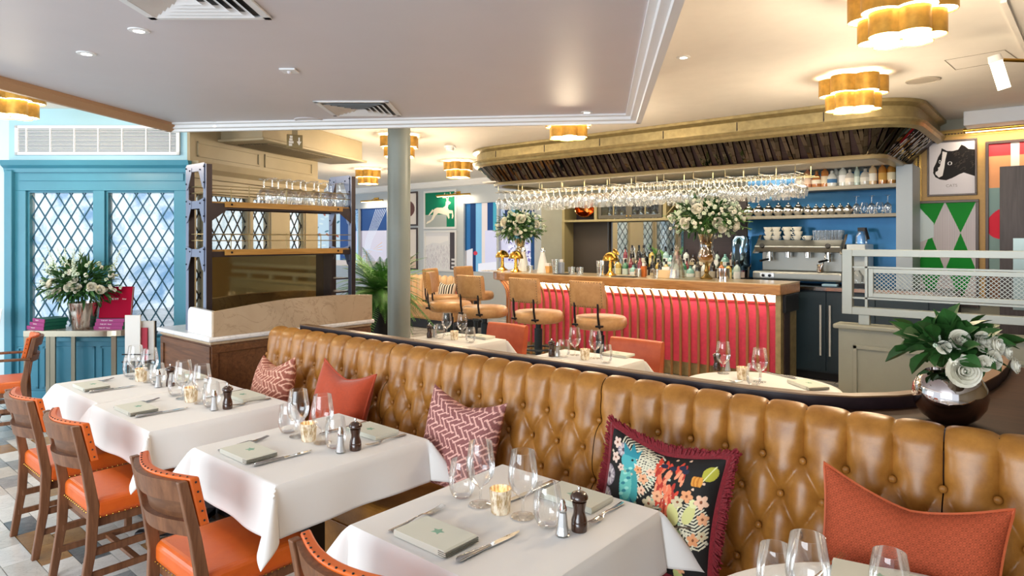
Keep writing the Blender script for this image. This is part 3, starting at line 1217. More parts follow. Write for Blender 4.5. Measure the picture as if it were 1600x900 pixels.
p = cush_loc(1040, 760, 2.24)
make_cushion('tropical bird and flower print cushion with burgundy fringe', (p.x, 2.18, 0.705), (TILT, math.radians(4), bq_ang), 0.235, PRINT, floral_canvas(), 0.035, 230, fringe=M['burgundy'])
M['coralweave'] = print_mat('coral_weave', 0.85, 0.35)
cw = Canvas(400, 400, '#bd5330')
mk = ((np.floor(cw.x * 110) + np.floor(cw.y * 110)) % 2) > 0
cw.put(mk, '#97401f')
p = cush_loc(1415, 830, 2.24)
make_cushion('coral woven cushion with corded edge at banquette end', (p.x, 2.22, 0.705), (TILT, math.radians(3), bq_ang), 0.245, M['coralweave'], cw, 0.055, 220, piping=M['coral'])


# ================================================================ tableware builders (first of each kind is the model for its copies)
def rev(prof, n, m, name, smooth=True, angle=50):
    return MB().lathe(prof, n).mesh(name, m, smooth, angle)


WINE = rev([(0.0005, 0.001), (0.039, 0.001), (0.040, 0.003), (0.02, 0.006), (0.006, 0.012), (0.004, 0.03), (0.004, 0.055), (0.009, 0.066), (0.028, 0.078),
            (0.043, 0.098), (0.0505, 0.125), (0.0495, 0.152), (0.045, 0.185), (0.0405, 0.218), (0.040, 0.2198), (0.0385, 0.2188)], 36, M['glass'], 'wine_glass')
TUMB = rev([(0.0005, 0.001), (0.026, 0.001), (0.035, 0.008), (0.045, 0.03), (0.048, 0.055), (0.046, 0.088), (0.0395, 0.132), (0.039, 0.1338), (0.0375, 0.1328)], 36, M['glass'], 'tumbler')


def put(name, me, loc, label, cat, group, rz=0.0):
    o = inst(name, me, None, loc, (0, 0, rz))
    return tag(o, label, cat, group)


# votive candle holder: ribbed mercury glass with a lit candle
mv, nt, bs = base_mat('mercury_glass')
f = noise(nt, coords(nt, (1, 1, 0.35)), 90, 4)
nt.links.new(ramp(nt, f, [(0.40, '#a5875a'), (0.60, '#fbf3e2')]), bs.inputs['Base Color'])
bs.inputs['Roughness'].default_value = 0.28
bs.inputs['Metallic'].default_value = 0.35
bs.inputs['Emission Color'].default_value = (1, 0.72, 0.38, 1)
bs.inputs['Emission Strength'].default_value = 0.13  # holder glass glows by itself, standing in for candlelight through it
M['votive'] = mv
vm = MB()
n = 60
pr = [(0.0, 0.0), (0.029, 0.0), (0.031, 0.004), (0.036, 0.07), (0.0375, 0.082), (0.0345, 0.082), (0.033, 0.07), (0.028, 0.012), (0.0, 0.012)]
vs, fs = [], []
for (r, z) in pr:
    for k in range(n):
        a = 2 * pi * k / n
        rr = max(0.0005, r + (0.0011 if (k % 2 and r > 0.02) else 0))
        vs.append((rr * math.cos(a), rr * math.sin(a), z))
for i in range(len(pr) - 1):
    for k in range(n):
        fs.append((i * n + k, i * n + (k + 1) % n, (i + 1) * n + (k + 1) % n, (i + 1) * n + k))
vm.add(vs, fs)
VOT = vm.mesh('holder', M['votive'], True, 60)
CAN = MB().cyl((0, 0), 0.022, 0.013, 0.035, 18).mesh('candle', M['flame'], True)
WICK = MB().lathe([(0.0003, 0.036), (0.005, 0.043), (0.0035, 0.053), (0.0003, 0.062)], 8).mesh('flame', M['flame'], True)


def votive(loc, label, lit=True):
    t = thing('candle_holder', label, 'candle', loc, 0, 'ribbed candle holders on tables')
    inst('holder', VOT, t)
    inst('candle', CAN, t)
    inst('flame', WICK, t)
    return t


SALTB = MB().lathe([(0.0005, 0.0), (0.022, 0.0), (0.023, 0.004), (0.017, 0.03), (0.013, 0.075), (0.0125, 0.082)], 8).mesh('bottle', M['glass'])
SALTF = MB().lathe([(0.0005, 0.004), (0.019, 0.004), (0.014, 0.03), (0.011, 0.072), (0.0005, 0.072)], 8).mesh('salt_fill', M['salt'])
SALTC = MB().lathe([(0.0135, 0.078), (0.0135, 0.088), (0.009, 0.098), (0.0095, 0.104), (0.005, 0.113), (0.0003, 0.115)], 14).mesh('cap', M['chrome'], True)
MILLB = MB().lathe([(0.0005, 0.0), (0.025, 0.0), (0.026, 0.004), (0.026, 0.026), (0.024, 0.029), (0.026, 0.032), (0.024, 0.040), (0.019, 0.056), (0.0185, 0.066), (0.023, 0.088), (0.024, 0.093), (0.0005, 0.094)], 28).mesh('body', M['mill'], True)
MILLH = MB().lathe([(0.0005, 0.094), (0.022, 0.095), (0.0285, 0.102), (0.0285, 0.109), (0.022, 0.119), (0.010, 0.124), (0.0005, 0.124)], 28).mesh('head', M['mill'], True)
MILLK = MB().lathe([(0.003, 0.123), (0.003, 0.129), (0.0065, 0.133), (0.0055, 0.139), (0.0003, 0.141)], 12).mesh('knob', M['chrome'], True)


def salt(loc, label):
    t = thing('salt_shaker', label, 'salt shaker', loc, 0, 'salt shakers on tables')
    inst('bottle', SALTB, t)
    inst('salt_fill', SALTF, t)
    inst('cap', SALTC, t)


def mill(loc, label):
    t = thing('pepper_mill', label, 'pepper mill', loc, 0, 'pepper mills on tables')
    inst('body', MILLB, t)
    h = inst('head', MILLH, t)
    inst('knob', MILLK, h)


# fork and knife, lying along +y, handle end at the origin
q = MB()
q.tube([(0, 0.0, 0.004), (0, 0.02, 0.005), (0, 0.06, 0.007), (0, 0.10, 0.012), (0, 0.125, 0.013), (0, 0.14, 0.008)], [0.009, 0.0085, 0.006, 0.0035, 0.004, 0.009], 8, True, 0.32)
q.tube([(0, 0.138, 0.008), (0, 0.15, 0.006), (0, 0.165, 0.006)], [0.009, 0.012, 0.0115], 8, True, 0.16)
for k in range(4):
    x = -0.0092 + k * 0.00613
    q.tube([(x, 0.16, 0.006), (x * 0.95, 0.185, 0.008), (x * 0.9, 0.212, 0.014)], [0.002, 0.0018, 0.001], 5)
FORK = q.mesh('fork', M['steel'], True, 60)
q = MB()
q.tube([(0, 0.0, 0.006), (0, 0.008, 0.007), (0, 0.05, 0.007), (0, 0.11, 0.006), (0, 0.118, 0.006)], [0.005, 0.010, 0.0088, 0.0065, 0.007], 10, True, 0.62)
KH = q.mesh('handle', M['steel'], True, 60)
q = MB().prism([(-0.007, 0.116), (0.007, 0.116), (0.0085, 0.15), (0.0085, 0.20), (0.004, 0.228), (-0.003, 0.238), (-0.007, 0.20)], 0.0045, 0.0065)
KB = q.mesh('blade', M['chrome'])


def fork(loc, rz, label):
    put('fork', FORK, loc, label, 'fork', 'forks on tables', rz).scale = (1.15, 1.12, 1)


def knife(loc, rz, label):
    t = thing('knife', label, 'knife', loc, rz, 'knives on tables')
    t.scale = (1.25, 1.12, 1.1)
    inst('handle', KH, t)
    inst('blade', KB, t)


# folded napkin with a small green leaf print; rolled edge on the +x side
def napkin_parts():
    w, h = 0.115, 0.065
    q = MB()
    prof = [(-w, 0.001), (w - 0.012, 0.001), (w, 0.005), (w + 0.001, 0.013), (w - 0.008, 0.018), (-w, 0.017), (-w - 0.003, 0.009)]
    n = len(prof)
    vs = [(x, -h, z) for x, z in prof] + [(x, h, z) for x, z in prof]
    fs = [tuple(range(n)), tuple(range(2 * n - 1, n - 1, -1))] + [(i, (i + 1) % n, n + (i + 1) % n, n + i) for i in range(n)]
    a = q.add(vs, fs).mesh('folded_cloth', M['napkin'])
    q = MB()
    for k in range(3):
        q.box(w - 0.03 + k * 0.0, w + 0.0035, -h - 0.001, h + 0.001, 0.004 + k * 0.0045, 0.0055 + k * 0.0045)
    b = q.mesh('fold_edge', mat('napkin_hem', '#77756a', 0.8))
    star = []
    for k in range(10):
        r_ = 0.024 if k % 2 == 0 else 0.012
        an = pi / 2 + k * pi / 5
        star.append((r_ * math.cos(an), r_ * 0.8 * math.sin(an)))
    c = MB().prism(star, 0.0176, 0.0182).mesh('leaf_emblem', M['green_print'])
    return a, b, c


NA, NB, NC = napkin_parts()


def napkin(loc, rz, label):
    t = thing('napkin', label, 'napkin', loc, rz, 'folded napkins on tables')
    t.scale = (1.0, 1.05, 1.25)
    inst('folded_cloth', NA, t)
    inst('fold_edge', NB, t)
    inst('leaf_emblem', NC, t, (0.0, 0.01, 0))


# ================================================================ tables and cloths
TZ = 0.75


def cloth_square(x0, x1, y0, y1, drop, seed, name, label, group='white cloths on the square tables'):
    cx, cy = (x0 + x1) / 2, (y0 + y1) / 2
    ax, ay = (x1 - x0) / 2, (y1 - y0) / 2
    r_ = random.Random(seed)
    ph = [r_.uniform(0, 6) for _ in range(8)]
    N = 104

    def pt(i, j):
        u = (-1 + 2 * i) * (ax + drop)
        v = (-1 + 2 * j) * (ay + drop)
        dx, dy = max(0.0, abs(u) - ax), max(0.0, abs(v) - ay)
        sx, sy = (1 if u >= 0 else -1), (1 if v >= 0 else -1)
        z = TZ
        X, Y = max(-ax, min(ax, u)), max(-ay, min(ay, v))
        rr = 0.009
        if dx > 0 and dy > 0:
            r = math.hypot(dx, dy)
            an = math.atan2(dy, dx)
            fold = math.sin(2 * an) ** 2
            o = rr * min(1, r / 0.03) + r * (0.08 + 0.55 * fold)
            z -= max(0.0, r - 0.006) * (0.98 - 0.14 * fold)
            X += sx * o * math.cos(an)
            Y += sy * o * math.sin(an)
        elif dx > 0 or dy > 0:
            d = dx + dy
            w_ = (v if dx > 0 else u)
            k = 0 if dx > 0 else 2
            side = sx if dx > 0 else sy
            amp = 0.010 * (d / drop) * math.sin(w_ * 7.5 + ph[k + (side > 0)]) + 0.004 * (d / drop) * math.sin(w_ * 19 + ph[4 + k])
            o = rr * min(1, d / 0.03) + 0.08 * d + amp
            z -= max(0.0, d - 0.006)
            if dx > 0:
                X += sx * o
            else:
                Y += sy * o
        return (X, Y, z)
    q = MB().grid(pt, N, N)
    o = q.build(name, M['linen'], None, (cx, cy, 0), smooth=True, angle=42)
    o.modifiers.new('thick', 'SOLIDIFY').thickness = 0.0016
    o.modifiers['thick'].offset = -1
    return tag(o, label, 'tablecloth', group)


def cloth_round(cx, cy, rad, drop, label):
    def pt(i, j):
        a = 2 * pi * i
        t = j
        if t < 0.5:
            r = rad * t / 0.5
            return (r * math.cos(a), r * math.sin(a), TZ)
        d = (t - 0.5) / 0.5 * drop
        r = rad + 0.014 * min(1, d / 0.02) + 0.05 * d + 0.022 * (d / drop) * math.sin(a * 11)
        return (r * math.cos(a), r * math.sin(a), TZ - max(0, d - 0.004))
    o = MB().grid(pt, 96, 24).build('tablecloth', M['linen'], None, (cx, cy, 0), smooth=True, angle=75)
    return tag(o, label, 'tablecloth')


M['tabletop'] = mat('table_board', '#6b4a33', 0.5)


def table_square(x0, x1, y0, y1, label):
    t = thing('dining_table', label, 'table', ((x0 + x1) / 2, (y0 + y1) / 2, 0), 0, 'square pedestal tables')
    a, b = (x1 - x0) / 2 - 0.004, (y1 - y0) / 2 - 0.004
    MB().box(-a, a, -b, b, 0.715, 0.747).build('tabletop', M['tabletop'], t)
    MB().box(-0.04, 0.04, -0.04, 0.04, 0.05, 0.715).build('pedestal', M['black'], t, bevel=0.004)
    q = MB()
    for k in range(4):
        c, s = math.cos(pi / 4 + k * pi / 2), math.sin(pi / 4 + k * pi / 2)
        q.bar((0, 0, 0.045), (c * 0.30, s * 0.30, 0.022), 0.05, 0.035)
    q.build('base', M['black'], t, bevel=0.005)
    for k in range(4):
        c, s = math.cos(pi / 4 + k * pi / 2), math.sin(pi / 4 + k * pi / 2)
        MB().cyl((c * 0.29, s * 0.29), 0.022, 0, 0.02, 12).build('foot', M['black'], t)


TABS = {
    'T3': (-1.78, -1.07, 1.28, 2.03, 'table before the floral cushion'),
    'T2': (-2.97, -2.28, 1.30, 2.06, 'table before the mauve cushion'),
    'T1': (-4.17, -3.38, 1.27, 2.01, 'table second from the teal wall'),
    'T0': (-4.97, -4.20, 1.30, 2.04, 'table nearest the teal wall'),
}
# place setting measured on the table before the floral cushion, kept as offsets from its corner
REF = TABS['T3']


def off(px, py):
    q = at_h(px, py, TZ)
    return (q.x - REF[0], q.y - REF[2])


LAY = dict(w1=off(751, 789), w2=off(817, 808), t1=off(722, 777), t2=off(856, 822), c=off(782, 801), s=off(879, 837), m=off(905, 829))
for key, (x0, x1, y0, y1, ph) in TABS.items():
    table_square(x0, x1, y0, y1, 'square pedestal ' + ph)
    cloth_square(x0, x1, y0, y1, 0.20, hash(key[1]) % 97 if False else int(key[1]) * 7 + 3, 'tablecloth', 'white linen cloth draped over the ' + ph)
    e = 0.0012
    kx = (x1 - x0) / (REF[1] - REF[0])

    def L(n):
        return (x0 + LAY[n][0] * kx, y0 + LAY[n][1], TZ + e)
    put('wine_glass', WINE, L('w1'), 'stemmed wine glass nearer the banquette on the ' + ph, 'wine glass', 'wine glasses on tables')
    put('wine_glass', WINE, L('w2'), 'stemmed wine glass beside the tumbler and mill on the ' + ph, 'wine glass', 'wine glasses on tables', 0.3)
    put('tumbler', TUMB, L('t1'), 'stemless water tumbler away from the pepper mill on the ' + ph, 'tumbler', 'tumblers on tables')
    put('tumbler', TUMB, L('t2'), 'stemless water tumbler next to the salt on the ' + ph, 'tumbler', 'tumblers on tables', 0.4)
    votive(L('c'), 'lit ribbed candle holder on the ' + ph)
    salt(L('s'), 'glass salt shaker with chrome cap on the ' + ph)
    mill(L('m'), 'dark wooden pepper mill on the ' + ph)
    ox, oy = x0 + 0.29 * kx, y0 + 0.105
    napkin((ox, oy, TZ + e), 0.0, 'folded pale napkin on the chair side of the ' + ph)
    fork((ox - 0.145, oy - 0.06, TZ + e), 0.02, 'steel fork on the chair side of the ' + ph)
    knife((ox + 0.155, oy - 0.06, TZ + e), -0.06, 'steel knife on the chair side of the ' + ph)
    ox, oy = x0 + 0.44 * kx, y1 - 0.11
    napkin((ox, oy, TZ + e), pi, 'folded pale napkin on the banquette side of the ' + ph)
    fork((ox + 0.15, oy + 0.08, TZ + e), pi + 0.05, 'steel fork on the banquette side of the ' + ph)
    knife((ox - 0.15, oy + 0.08, TZ + e), pi - 0.05, 'steel knife on the banquette side of the ' + ph)

# round table at the near corner
RT = (-0.20, 1.585, 0.545)


def table_round(cx, cy, r, label):
    t = thing('round_table', label, 'table', (cx, cy, 0))
    MB().cyl((0, 0), r - 0.004, 0.715, 0.747, 48).build('tabletop', M['tabletop'], t)
    MB().cyl((0, 0), 0.045, 0.03, 0.715, 20).build('pedestal', M['black'], t, smooth=True)
    MB().cyl((0, 0), 0.24, 0.0, 0.03, 32, 0.22).build('base', M['black'], t)


table_round(*RT, 'round pedestal table before the coral cushion')
cloth_round(*RT, 0.22, 'white cloth over the round table before the coral cushion')
ph = 'round table before the coral cushion'
for nm, me, px, py, hh, lb in (('tumbler', TUMB, 1212, 858, 0.877, 'stemless tumbler beside the fork on the ' + ph), ('wine_glass', WINE, 1262, 838, 0.97, 'stemmed wine glass on the ' + ph),
                               ('tumbler', TUMB, 1390, 868, 0.877, 'stemless tumbler beside the napkin on the ' + ph)):
    q = at_h(px, py, hh)
    put(nm, me, (q.x, q.y, TZ + 0.0012), lb, nm.replace('_', ' '), None)
q = at_h(1312, 873, 0.76)
fork((q.x - 0.03, q.y - 0.2, TZ + 0.0012), -0.15, 'steel fork on the ' + ph)
q = at_h(1352, 886, 0.76)
napkin((q.x + 0.05, q.y - 0.07, TZ + 0.0012), 0.2, 'folded pale napkin on the ' + ph)


# ================================================================ dining chairs
def make_chair(label, loc, rz, arms=False, leather=None, simple=False):
    le = leather or M['orange']
    t = thing('armchair' if arms else 'dining_chair', label, 'chair', loc, rz, 'walnut and orange leather chairs')
    W = 0.212
    YB = -0.20

    def post(x):
        # flat rear leg that sweeps up into the back post
        st = [(0.0, YB - 0.045, 0.034), (0.25, YB - 0.005, 0.042), (0.45, YB + 0.005, 0.046), (0.62, YB - 0.022, 0.040), (0.835, YB - 0.068, 0.032)]
        vs, fs = [], []
        for (z, y, d) in st:
            for a, b in ((-0.0135, -d / 2), (0.0135, -d / 2), (0.0135, d / 2), (-0.0135, d / 2)):
                vs.append((x + a, y + b, z))
        for i in range(len(st) - 1):
            for k in range(4):
                fs.append((i * 4 + k, i * 4 + (k + 1) % 4, (i + 1) * 4 + (k + 1) % 4, (i + 1) * 4 + k))
        fs += [(3, 2, 1, 0), tuple(range(len(vs) - 4, len(vs)))]
        return MB().add(vs, fs)
    for x in (-W, W):
        post(x).build('rear_leg', M['chairwood'], t, bevel=0.004)
    for x in (-W + 0.01, W - 0.01):
        vs = []
        MB().bar((x, 0.205, 0.0), (x, 0.20, 0.40), 0.034, 0.034).build('front_leg', M['chairwood'], t, bevel=0.004)

    def band(z0, z1, y0, th, sag=0.058, wide=W - 0.008):
        q = MB()
        N = 18
        vs, fs = [], []
        for i in range(N + 1):
            x = -wide + 2 * wide * i / N
            y = y0 - sag * math.cos(pi * x / (2 * wide))
            lean0, lean1 = (z0 - 0.62) * -0.21, (z1 - 0.62) * -0.21
            vs += [(x, y + lean0, z0), (x, y + lean1, z1), (x, y + lean1 + th, z1), (x, y + lean0 + th, z0)]
        for i in range(N):
            for k in range(4):
                fs.append((i * 4 + k, i * 4 + (k + 1) % 4, (i + 1) * 4 + (k + 1) % 4, (i + 1) * 4 + k))
        fs += [(0, 1, 2, 3), tuple(range(4 * N + 3, 4 * N - 1, -1))]
        return q.add(vs, fs)
    yb = YB - 0.018
    band(0.755, 0.832, yb - 0.008, 0.026).build('top_rail', M['chairwood'], t, smooth=True, angle=40)
    band(0.625, 0.682, yb - 0.010, 0.028).build('lower_rail', M['chairwood'], t, smooth=True, angle=40)
    band(0.682, 0.755, yb + 0.013, 0.008).build('back_panel', M['walnut'], t, smooth=True, angle=40)
    band(0.66, 0.842, yb + 0.019, 0.034, wide=W + 0.012).build('back_pad', le, t, smooth=True, angle=40, bevel=0.006)
    q = MB()
    for i in range(15):
        x = -W + 0.01 + (2 * W - 0.02) * i / 14
        y = yb - 0.058 * math.cos(pi * x / (2 * W)) - (0.842 - 0.62) * 0.21 + 0.024
        q.ball((x, y, 0.8425), 0.0042, 6, 4, 0.6)
    for x in (-W - 0.0125, W + 0.0125):
        for k in range(5):
            z = 0.68 + k * 0.036
            q.ball((x, yb + 0.036 - (z - 0.62) * 0.21, z), 0.0042, 6, 4)
    tag(q.build('studs', M['black'], t), kind='stuff')
    # upholstered seat
    def seat(i, j):
        u, v = -1 + 2 * i, -1 + 2 * j
        return (u, v)
    MB().box(-0.225, 0.225, -0.195, 0.245, 0.385, 0.478).build('seat', le, t, bevel=0.028, seg=4)
    q = MB()
    for k in range(16):
        for (x, y) in ((-0.2265, -0.17 + k * 0.026), (0.2265, -0.17 + k * 0.026), (-0.2 + k * 0.0267, 0.2465), (-0.2 + k * 0.0267, -0.1965)):
            q.ball((x, y, 0.397), 0.004, 6, 4)
    tag(q.build('seat_studs', M['brass'], t), kind='stuff')
    MB().box(-0.20, 0.20, -0.18, 0.20, 0.345, 0.388).build('seat_frame', M['chairwood'], t)
    for x in (-W + 0.006, W - 0.006):
        MB().bar((x, -0.205, 0.235), (x, 0.2, 0.235), 0.018, 0.034).build('stretcher', M['chairwood'], t, bevel=0.003)
        MB().bar((x, -0.225, 0.13), (x, 0.2, 0.13), 0.018, 0.03).build('stretcher', M['chairwood'], t, bevel=0.003)
    MB().bar((-W, 0.0, 0.13), (W, 0.0, 0.13), 0.03, 0.018).build('stretcher', M['chairwood'], t, bevel=0.003)
    if arms:
        for x in (-W - 0.02, W + 0.02):
            MB().tube([(x, -0.24, 0.66), (x, -0.05, 0.665), (x * 1.03, 0.14, 0.665), (x * 1.03, 0.22, 0.655)], [0.016, 0.017, 0.02, 0.018], 8, True, 0.7).build('armrest', M['chairwood'], t, smooth=True)
            MB().bar((x * 0.99, 0.19, 0.38), (x * 1.02, 0.17, 0.655), 0.03, 0.03).build('arm_post', M['chairwood'], t, bevel=0.004)
    return t


make_chair('orange leather chair at the table before the mauve cushion', (-2.565, 1.255, 0), 0.0)
make_chair('orange leather chair at the table second from the teal wall', (-3.63, 1.235, 0), 0.0)
make_chair('orange leather chair at the table nearest the teal wall', (-4.335, 1.23, 0), 0.0)
make_chair('orange leather chair tucked under the table before the floral cushion', (-1.45, 1.275, 0), 0.0)
ap = c2w(-4.43, 5.62)
make_chair('orange leather armchair turned sideways near the console table', (ap.x, ap.y, 0), TH + pi / 2 + 0.58, arms=True)


# ================================================================ marble-topped waiter station with metal shelf unit
SX0, SX1, SY0, SY1 = -5.62, -4.70, 2.16, 3.64
st = thing('waiter_station', 'dark walnut waiter station with marble top and curved upstand', 'station')
MB().box(SX0 + 0.03, SX1 - 0.03, SY0 + 0.03, SY1 - 0.03, 0.0, 0.915).build('carcass', M['walnut'], st, bevel=0.003)


def frame_on(parent, m, T, w, h, t=0.05, d=0.012):
    q = MB()
    for (a, b, c, e) in ((0, w, 0, t), (0, w, h - t, h), (0, t, t, h - t), (w - t, w, t, h - t)):
        q.box(a, b, -d, 0, c, e, T)
    return q.build('panel_frame', m, parent, bevel=0.003)


frame_on(st, M['walnut'], Matrix.Translation((SX0 + 0.03, SY0 + 0.03, 0.04)), SX1 - SX0 - 0.06, 0.86)
for k in range(2):
    frame_on(st, M['walnut'], Matrix.Translation((SX1 - 0.03, SY0 + 0.03 + k * 0.71, 0.04)) @ Matrix.Rotation(pi / 2, 4, 'Z'), 0.71, 0.86)
pth = [(SX0, SY1, 0), (SX0, SY0, 0), (SX1, SY0, 0), (SX1, SY1, 0)]
MB().prism([(SX0, SY0), (SX1, SY0), (SX1, SY1), (SX0, SY1)], 0.935, 0.97).build('marble_top', M['marble_w'], st, bevel=0.012, seg=3)
MB().prism([(SX0 + 0.02, SY0 + 0.02), (SX1 - 0.02, SY0 + 0.02), (SX1 - 0.02, SY1 - 0.02), (SX0 + 0.02, SY1 - 0.02)], 0.912, 0.936).build('marble_moulding', M['marble'], st, bevel=0.008)
# upstand along the dining side, with a scooped top edge, and a short return
n = 30
poly = [(0, 0.97), (SY1 - SY0 - 0.06, 0.97)]
for k in range(n + 1):
    t = 1 - k / n
    z = 1.208 - 0.055 * (1 - min(1, t / 0.45)) ** 1.3 - 0.02 * max(0, t - 0.75) / 0.25
    poly.append(((SY1 - SY0 - 0.06) * t, z))
T = Matrix.Translation((SX1 - 0.045, SY0 + 0.04, 0)) @ Matrix.Rotation(pi / 2, 4, 'Z') @ Matrix.Rotation(pi / 2, 4, 'X')
MB().prism(poly, 0.0, 0.03, T).build('marble_upstand', M['marble'], st, bevel=0.003)
r2 = [(0, 0.97), (0.42, 0.97), (0.42, 1.153)] + [(0.06 - 0.06 * math.sin(a), 1.10 + 0.06 * math.cos(a) + 0.005) for a in np.linspace(0, pi / 2, 7)]
T = Matrix.Translation((SX1 - 0.45, SY0 + 0.075, 0)) @ Matrix.Rotation(pi / 2, 4, 'X')
MB().prism(r2, 0.0, 0.03, T).build('marble_return', M['marble_w'], st, bevel=0.003)

su = thing('shelf_unit', 'riveted dark metal shelf unit with oak shelves and bronze mirror', 'shelf unit')
UX0, UX1, UY0, UY1, UT = -5.25, -4.95, 2.27, 3.575, 2.25
M['iron'] = mat('dark_iron', '#3b3337', 0.35, 0.6)
M['rivetsteel'] = mat('blue_grey_steel', '#858ba0', 0.32, 0.7)
for (x, y) in ((UX0, UY0), (UX1, UY0), (UX0, UY1), (UX1, UY1)):
    MB().box(x - 0.022, x + 0.022, y - 0.022, y + 0.022, 0.97, UT).build('post', M['iron'], su, bevel=0.002)
# end frames: flat steel straps and gusset plates with bolts on the near end
for y, sg in ((UY0, -1), (UY1, -1)):
    for z in (UT - 0.02, 1.945, 1.575):
        MB().box(UX0, UX1, y + sg * 0.026 - 0.004, y + sg * 0.026 + 0.004, z - 0.03, z + 0.03).build('strap', M['rivetsteel'], su)
    for x in (UX0, UX1):
        MB().box(x - 0.024, x + 0.024, y + sg * 0.024 - 0.002, y + sg * 0.024 + 0.002, 0.97, UT).build('face_strap', M['rivetsteel'], su)
        for z in (UT - 0.05, 1.945, 1.575):
            d = 0.09 if x == UX0 else -0.09
            pl = [(x, z + 0.05), (x + d, z + 0.03), (x + d, z), (x + d * 0.35, z - 0.12), (x, z - 0.14)]
            MB().prism([(a, b) for a, b in pl], 0, 0.004, Matrix.Translation((0, y + sg * 0.028, 0)) @ Matrix.Rotation(pi / 2, 4, 'X')).build('gusset', M['rivetsteel'], su)
            for (bx_, bz) in ((x, z + 0.03), (x, z - 0.09), (x + d * 0.7, z + 0.01)):
                MB().ball((bx_, y + sg * 0.033, bz), 0.0065, 8, 4).build('bolt', M['black'], su)
for z in (1.945, 1.575):
    MB().box(UX0 + 0.02, UX1 - 0.0, UY0 + 0.02, UY1 - 0.02, z + 0.012, z + 0.024).build('shelf_board', M['shelfoak'], su)
    for x in (UX0, UX1):
        MB().box(x - 0.012, x + 0.012, UY0, UY1, z - 0.03, z + 0.012).build('shelf_bearer', M['iron'], su)
    MB().box(UX1 + 0.012, UX1 + 0.03, UY0 + 0.12, UY1 - 0.12, z - 0.018, z + 0.026).build('shelf_edge', M['shelfoak'], su, bevel=0.002)
    for y in (UY0 + 0.17, UY1 - 0.17):
        MB().ball((UX1 + 0.031, y, z + 0.004), 0.009, 8, 4).build('bolt', M['black'], su)
    for x in (UX0, UX1):
        for dz in (0.095, 0.145):
            MB().tube([(x, UY0, z + dz), (x, UY1, z + dz)], 0.004, 6).build('gallery_rail', M['oldbrass'], su)
        for k in range(1, 4):
            y = UY0 + (UY1 - UY0) * k / 4
            MB().tube([(x, y, z + 0.02), (x, y, z + 0.155)], 0.004, 6).build('gallery_post', M['oldbrass'], su)
    for dz in (0.095, 0.145):
        MB().tube([(UX0, UY0, z + dz), (UX1, UY0, z + dz)], 0.004, 6).build('gallery_rail', M['oldbrass'], su)
for y in (UY0 + 0.05, UY1 - 0.05):
    sg = 1 if y < 2.9 else -1
    MB().prism([(y - sg * 0.03, 1.93), (y + sg * 0.12, 1.93), (y - sg * 0.03, 1.82)][::sg], 0, 0.006, Matrix.Translation((UX1 + 0.012, 0, 0)) @ Matrix.Rotation(pi / 2, 4, 'Z') @ Matrix.Rotation(pi / 2, 4, 'X')).build('gusset', M['iron'], su)
MB().box(-5.10, -5.085, UY0 + 0.03, UY1 - 0.21, 1.0, 1.545).build('mirror_panel', M['brownmirror'], su)
MB().box(-5.235, -4.965, UY1 - 0.21, UY1 - 0.19, 0.98, 1.545).build('side_panel', M['iron'], su)
MB().box(-5.23, -5.20, UY1 - 0.19, UY1 - 0.02, 0.98, 1.545).build('back_panel', M['iron'], su)
for z in (1.2, 1.32):
    MB().box(-5.2, -4.97, UY1 - 0.19, UY1 - 0.02, z, z + 0.012).build('inner_shelf', M['iron'], su)
# upturned glasses along the top shelf
FLIP = MB().lathe([(r, 0.2185 - z) for r, z in [(0.0005, 0.001), (0.036, 0.001), (0.037, 0.003), (0.02, 0.006), (0.006, 0.012), (0.004, 0.03), (0.004, 0.075), (0.008, 0.088), (0.024, 0.098),
            (0.037, 0.115), (0.0435, 0.137), (0.043, 0.16), (0.0385, 0.19), (0.034, 0.218)]], 24).mesh('upturned_glass', M['rackglass'], True)
BIG = MB().lathe([(0.045, 0.0), (0.058, 0.05), (0.056, 0.09), (0.035, 0.125), (0.006, 0.145), (0.005, 0.205), (0.04, 0.216), (0.041, 0.219), (0.0005, 0.219)], 28).mesh('upturned_glass', M['rackglass'], True)
for k in range(6):
    for j in range(2):
        tag(inst('upturned_glass', BIG, None, (UX1 - 0.085 - j * 0.135, 2.84 + k * 0.132, 1.9695)), 'upturned wine glass on the oak shelf, %s from the near end, %s row' % (nth(k), ('front', 'back')[j]), 'wine glass', 'upturned glasses on the shelf unit')

# ================================================================ flowers
def leaf_quad(q, p, d, n_, L, w):
    """a bent, pointed leaf of six quads"""
    d = d.normalized()
    s = d.cross(n_)
    if s.length < 1e-3:
        s = d.cross(Vector((1, 0, 0)))
    s.normalize()
    up = s.cross(d).normalized()
    vs, fs = [], []
    prof = [0.15, 0.8, 1.0, 0.7, 0.05]
    for i, a in enumerate(prof):
        t = i / 4
        c = p + d * (L * t) - up * (L * 0.22 * t * t)
        vs += [c - s * (w * a / 2) + up * (w * 0.15 * a), c, c + s * (w * a / 2) + up * (w * 0.15 * a)]
    for i in range(4):
        b = i * 3
        fs += [(b, b + 1, b + 4, b + 3), (b + 1, b + 2, b + 5, b + 4)]
    q.add(vs, fs)


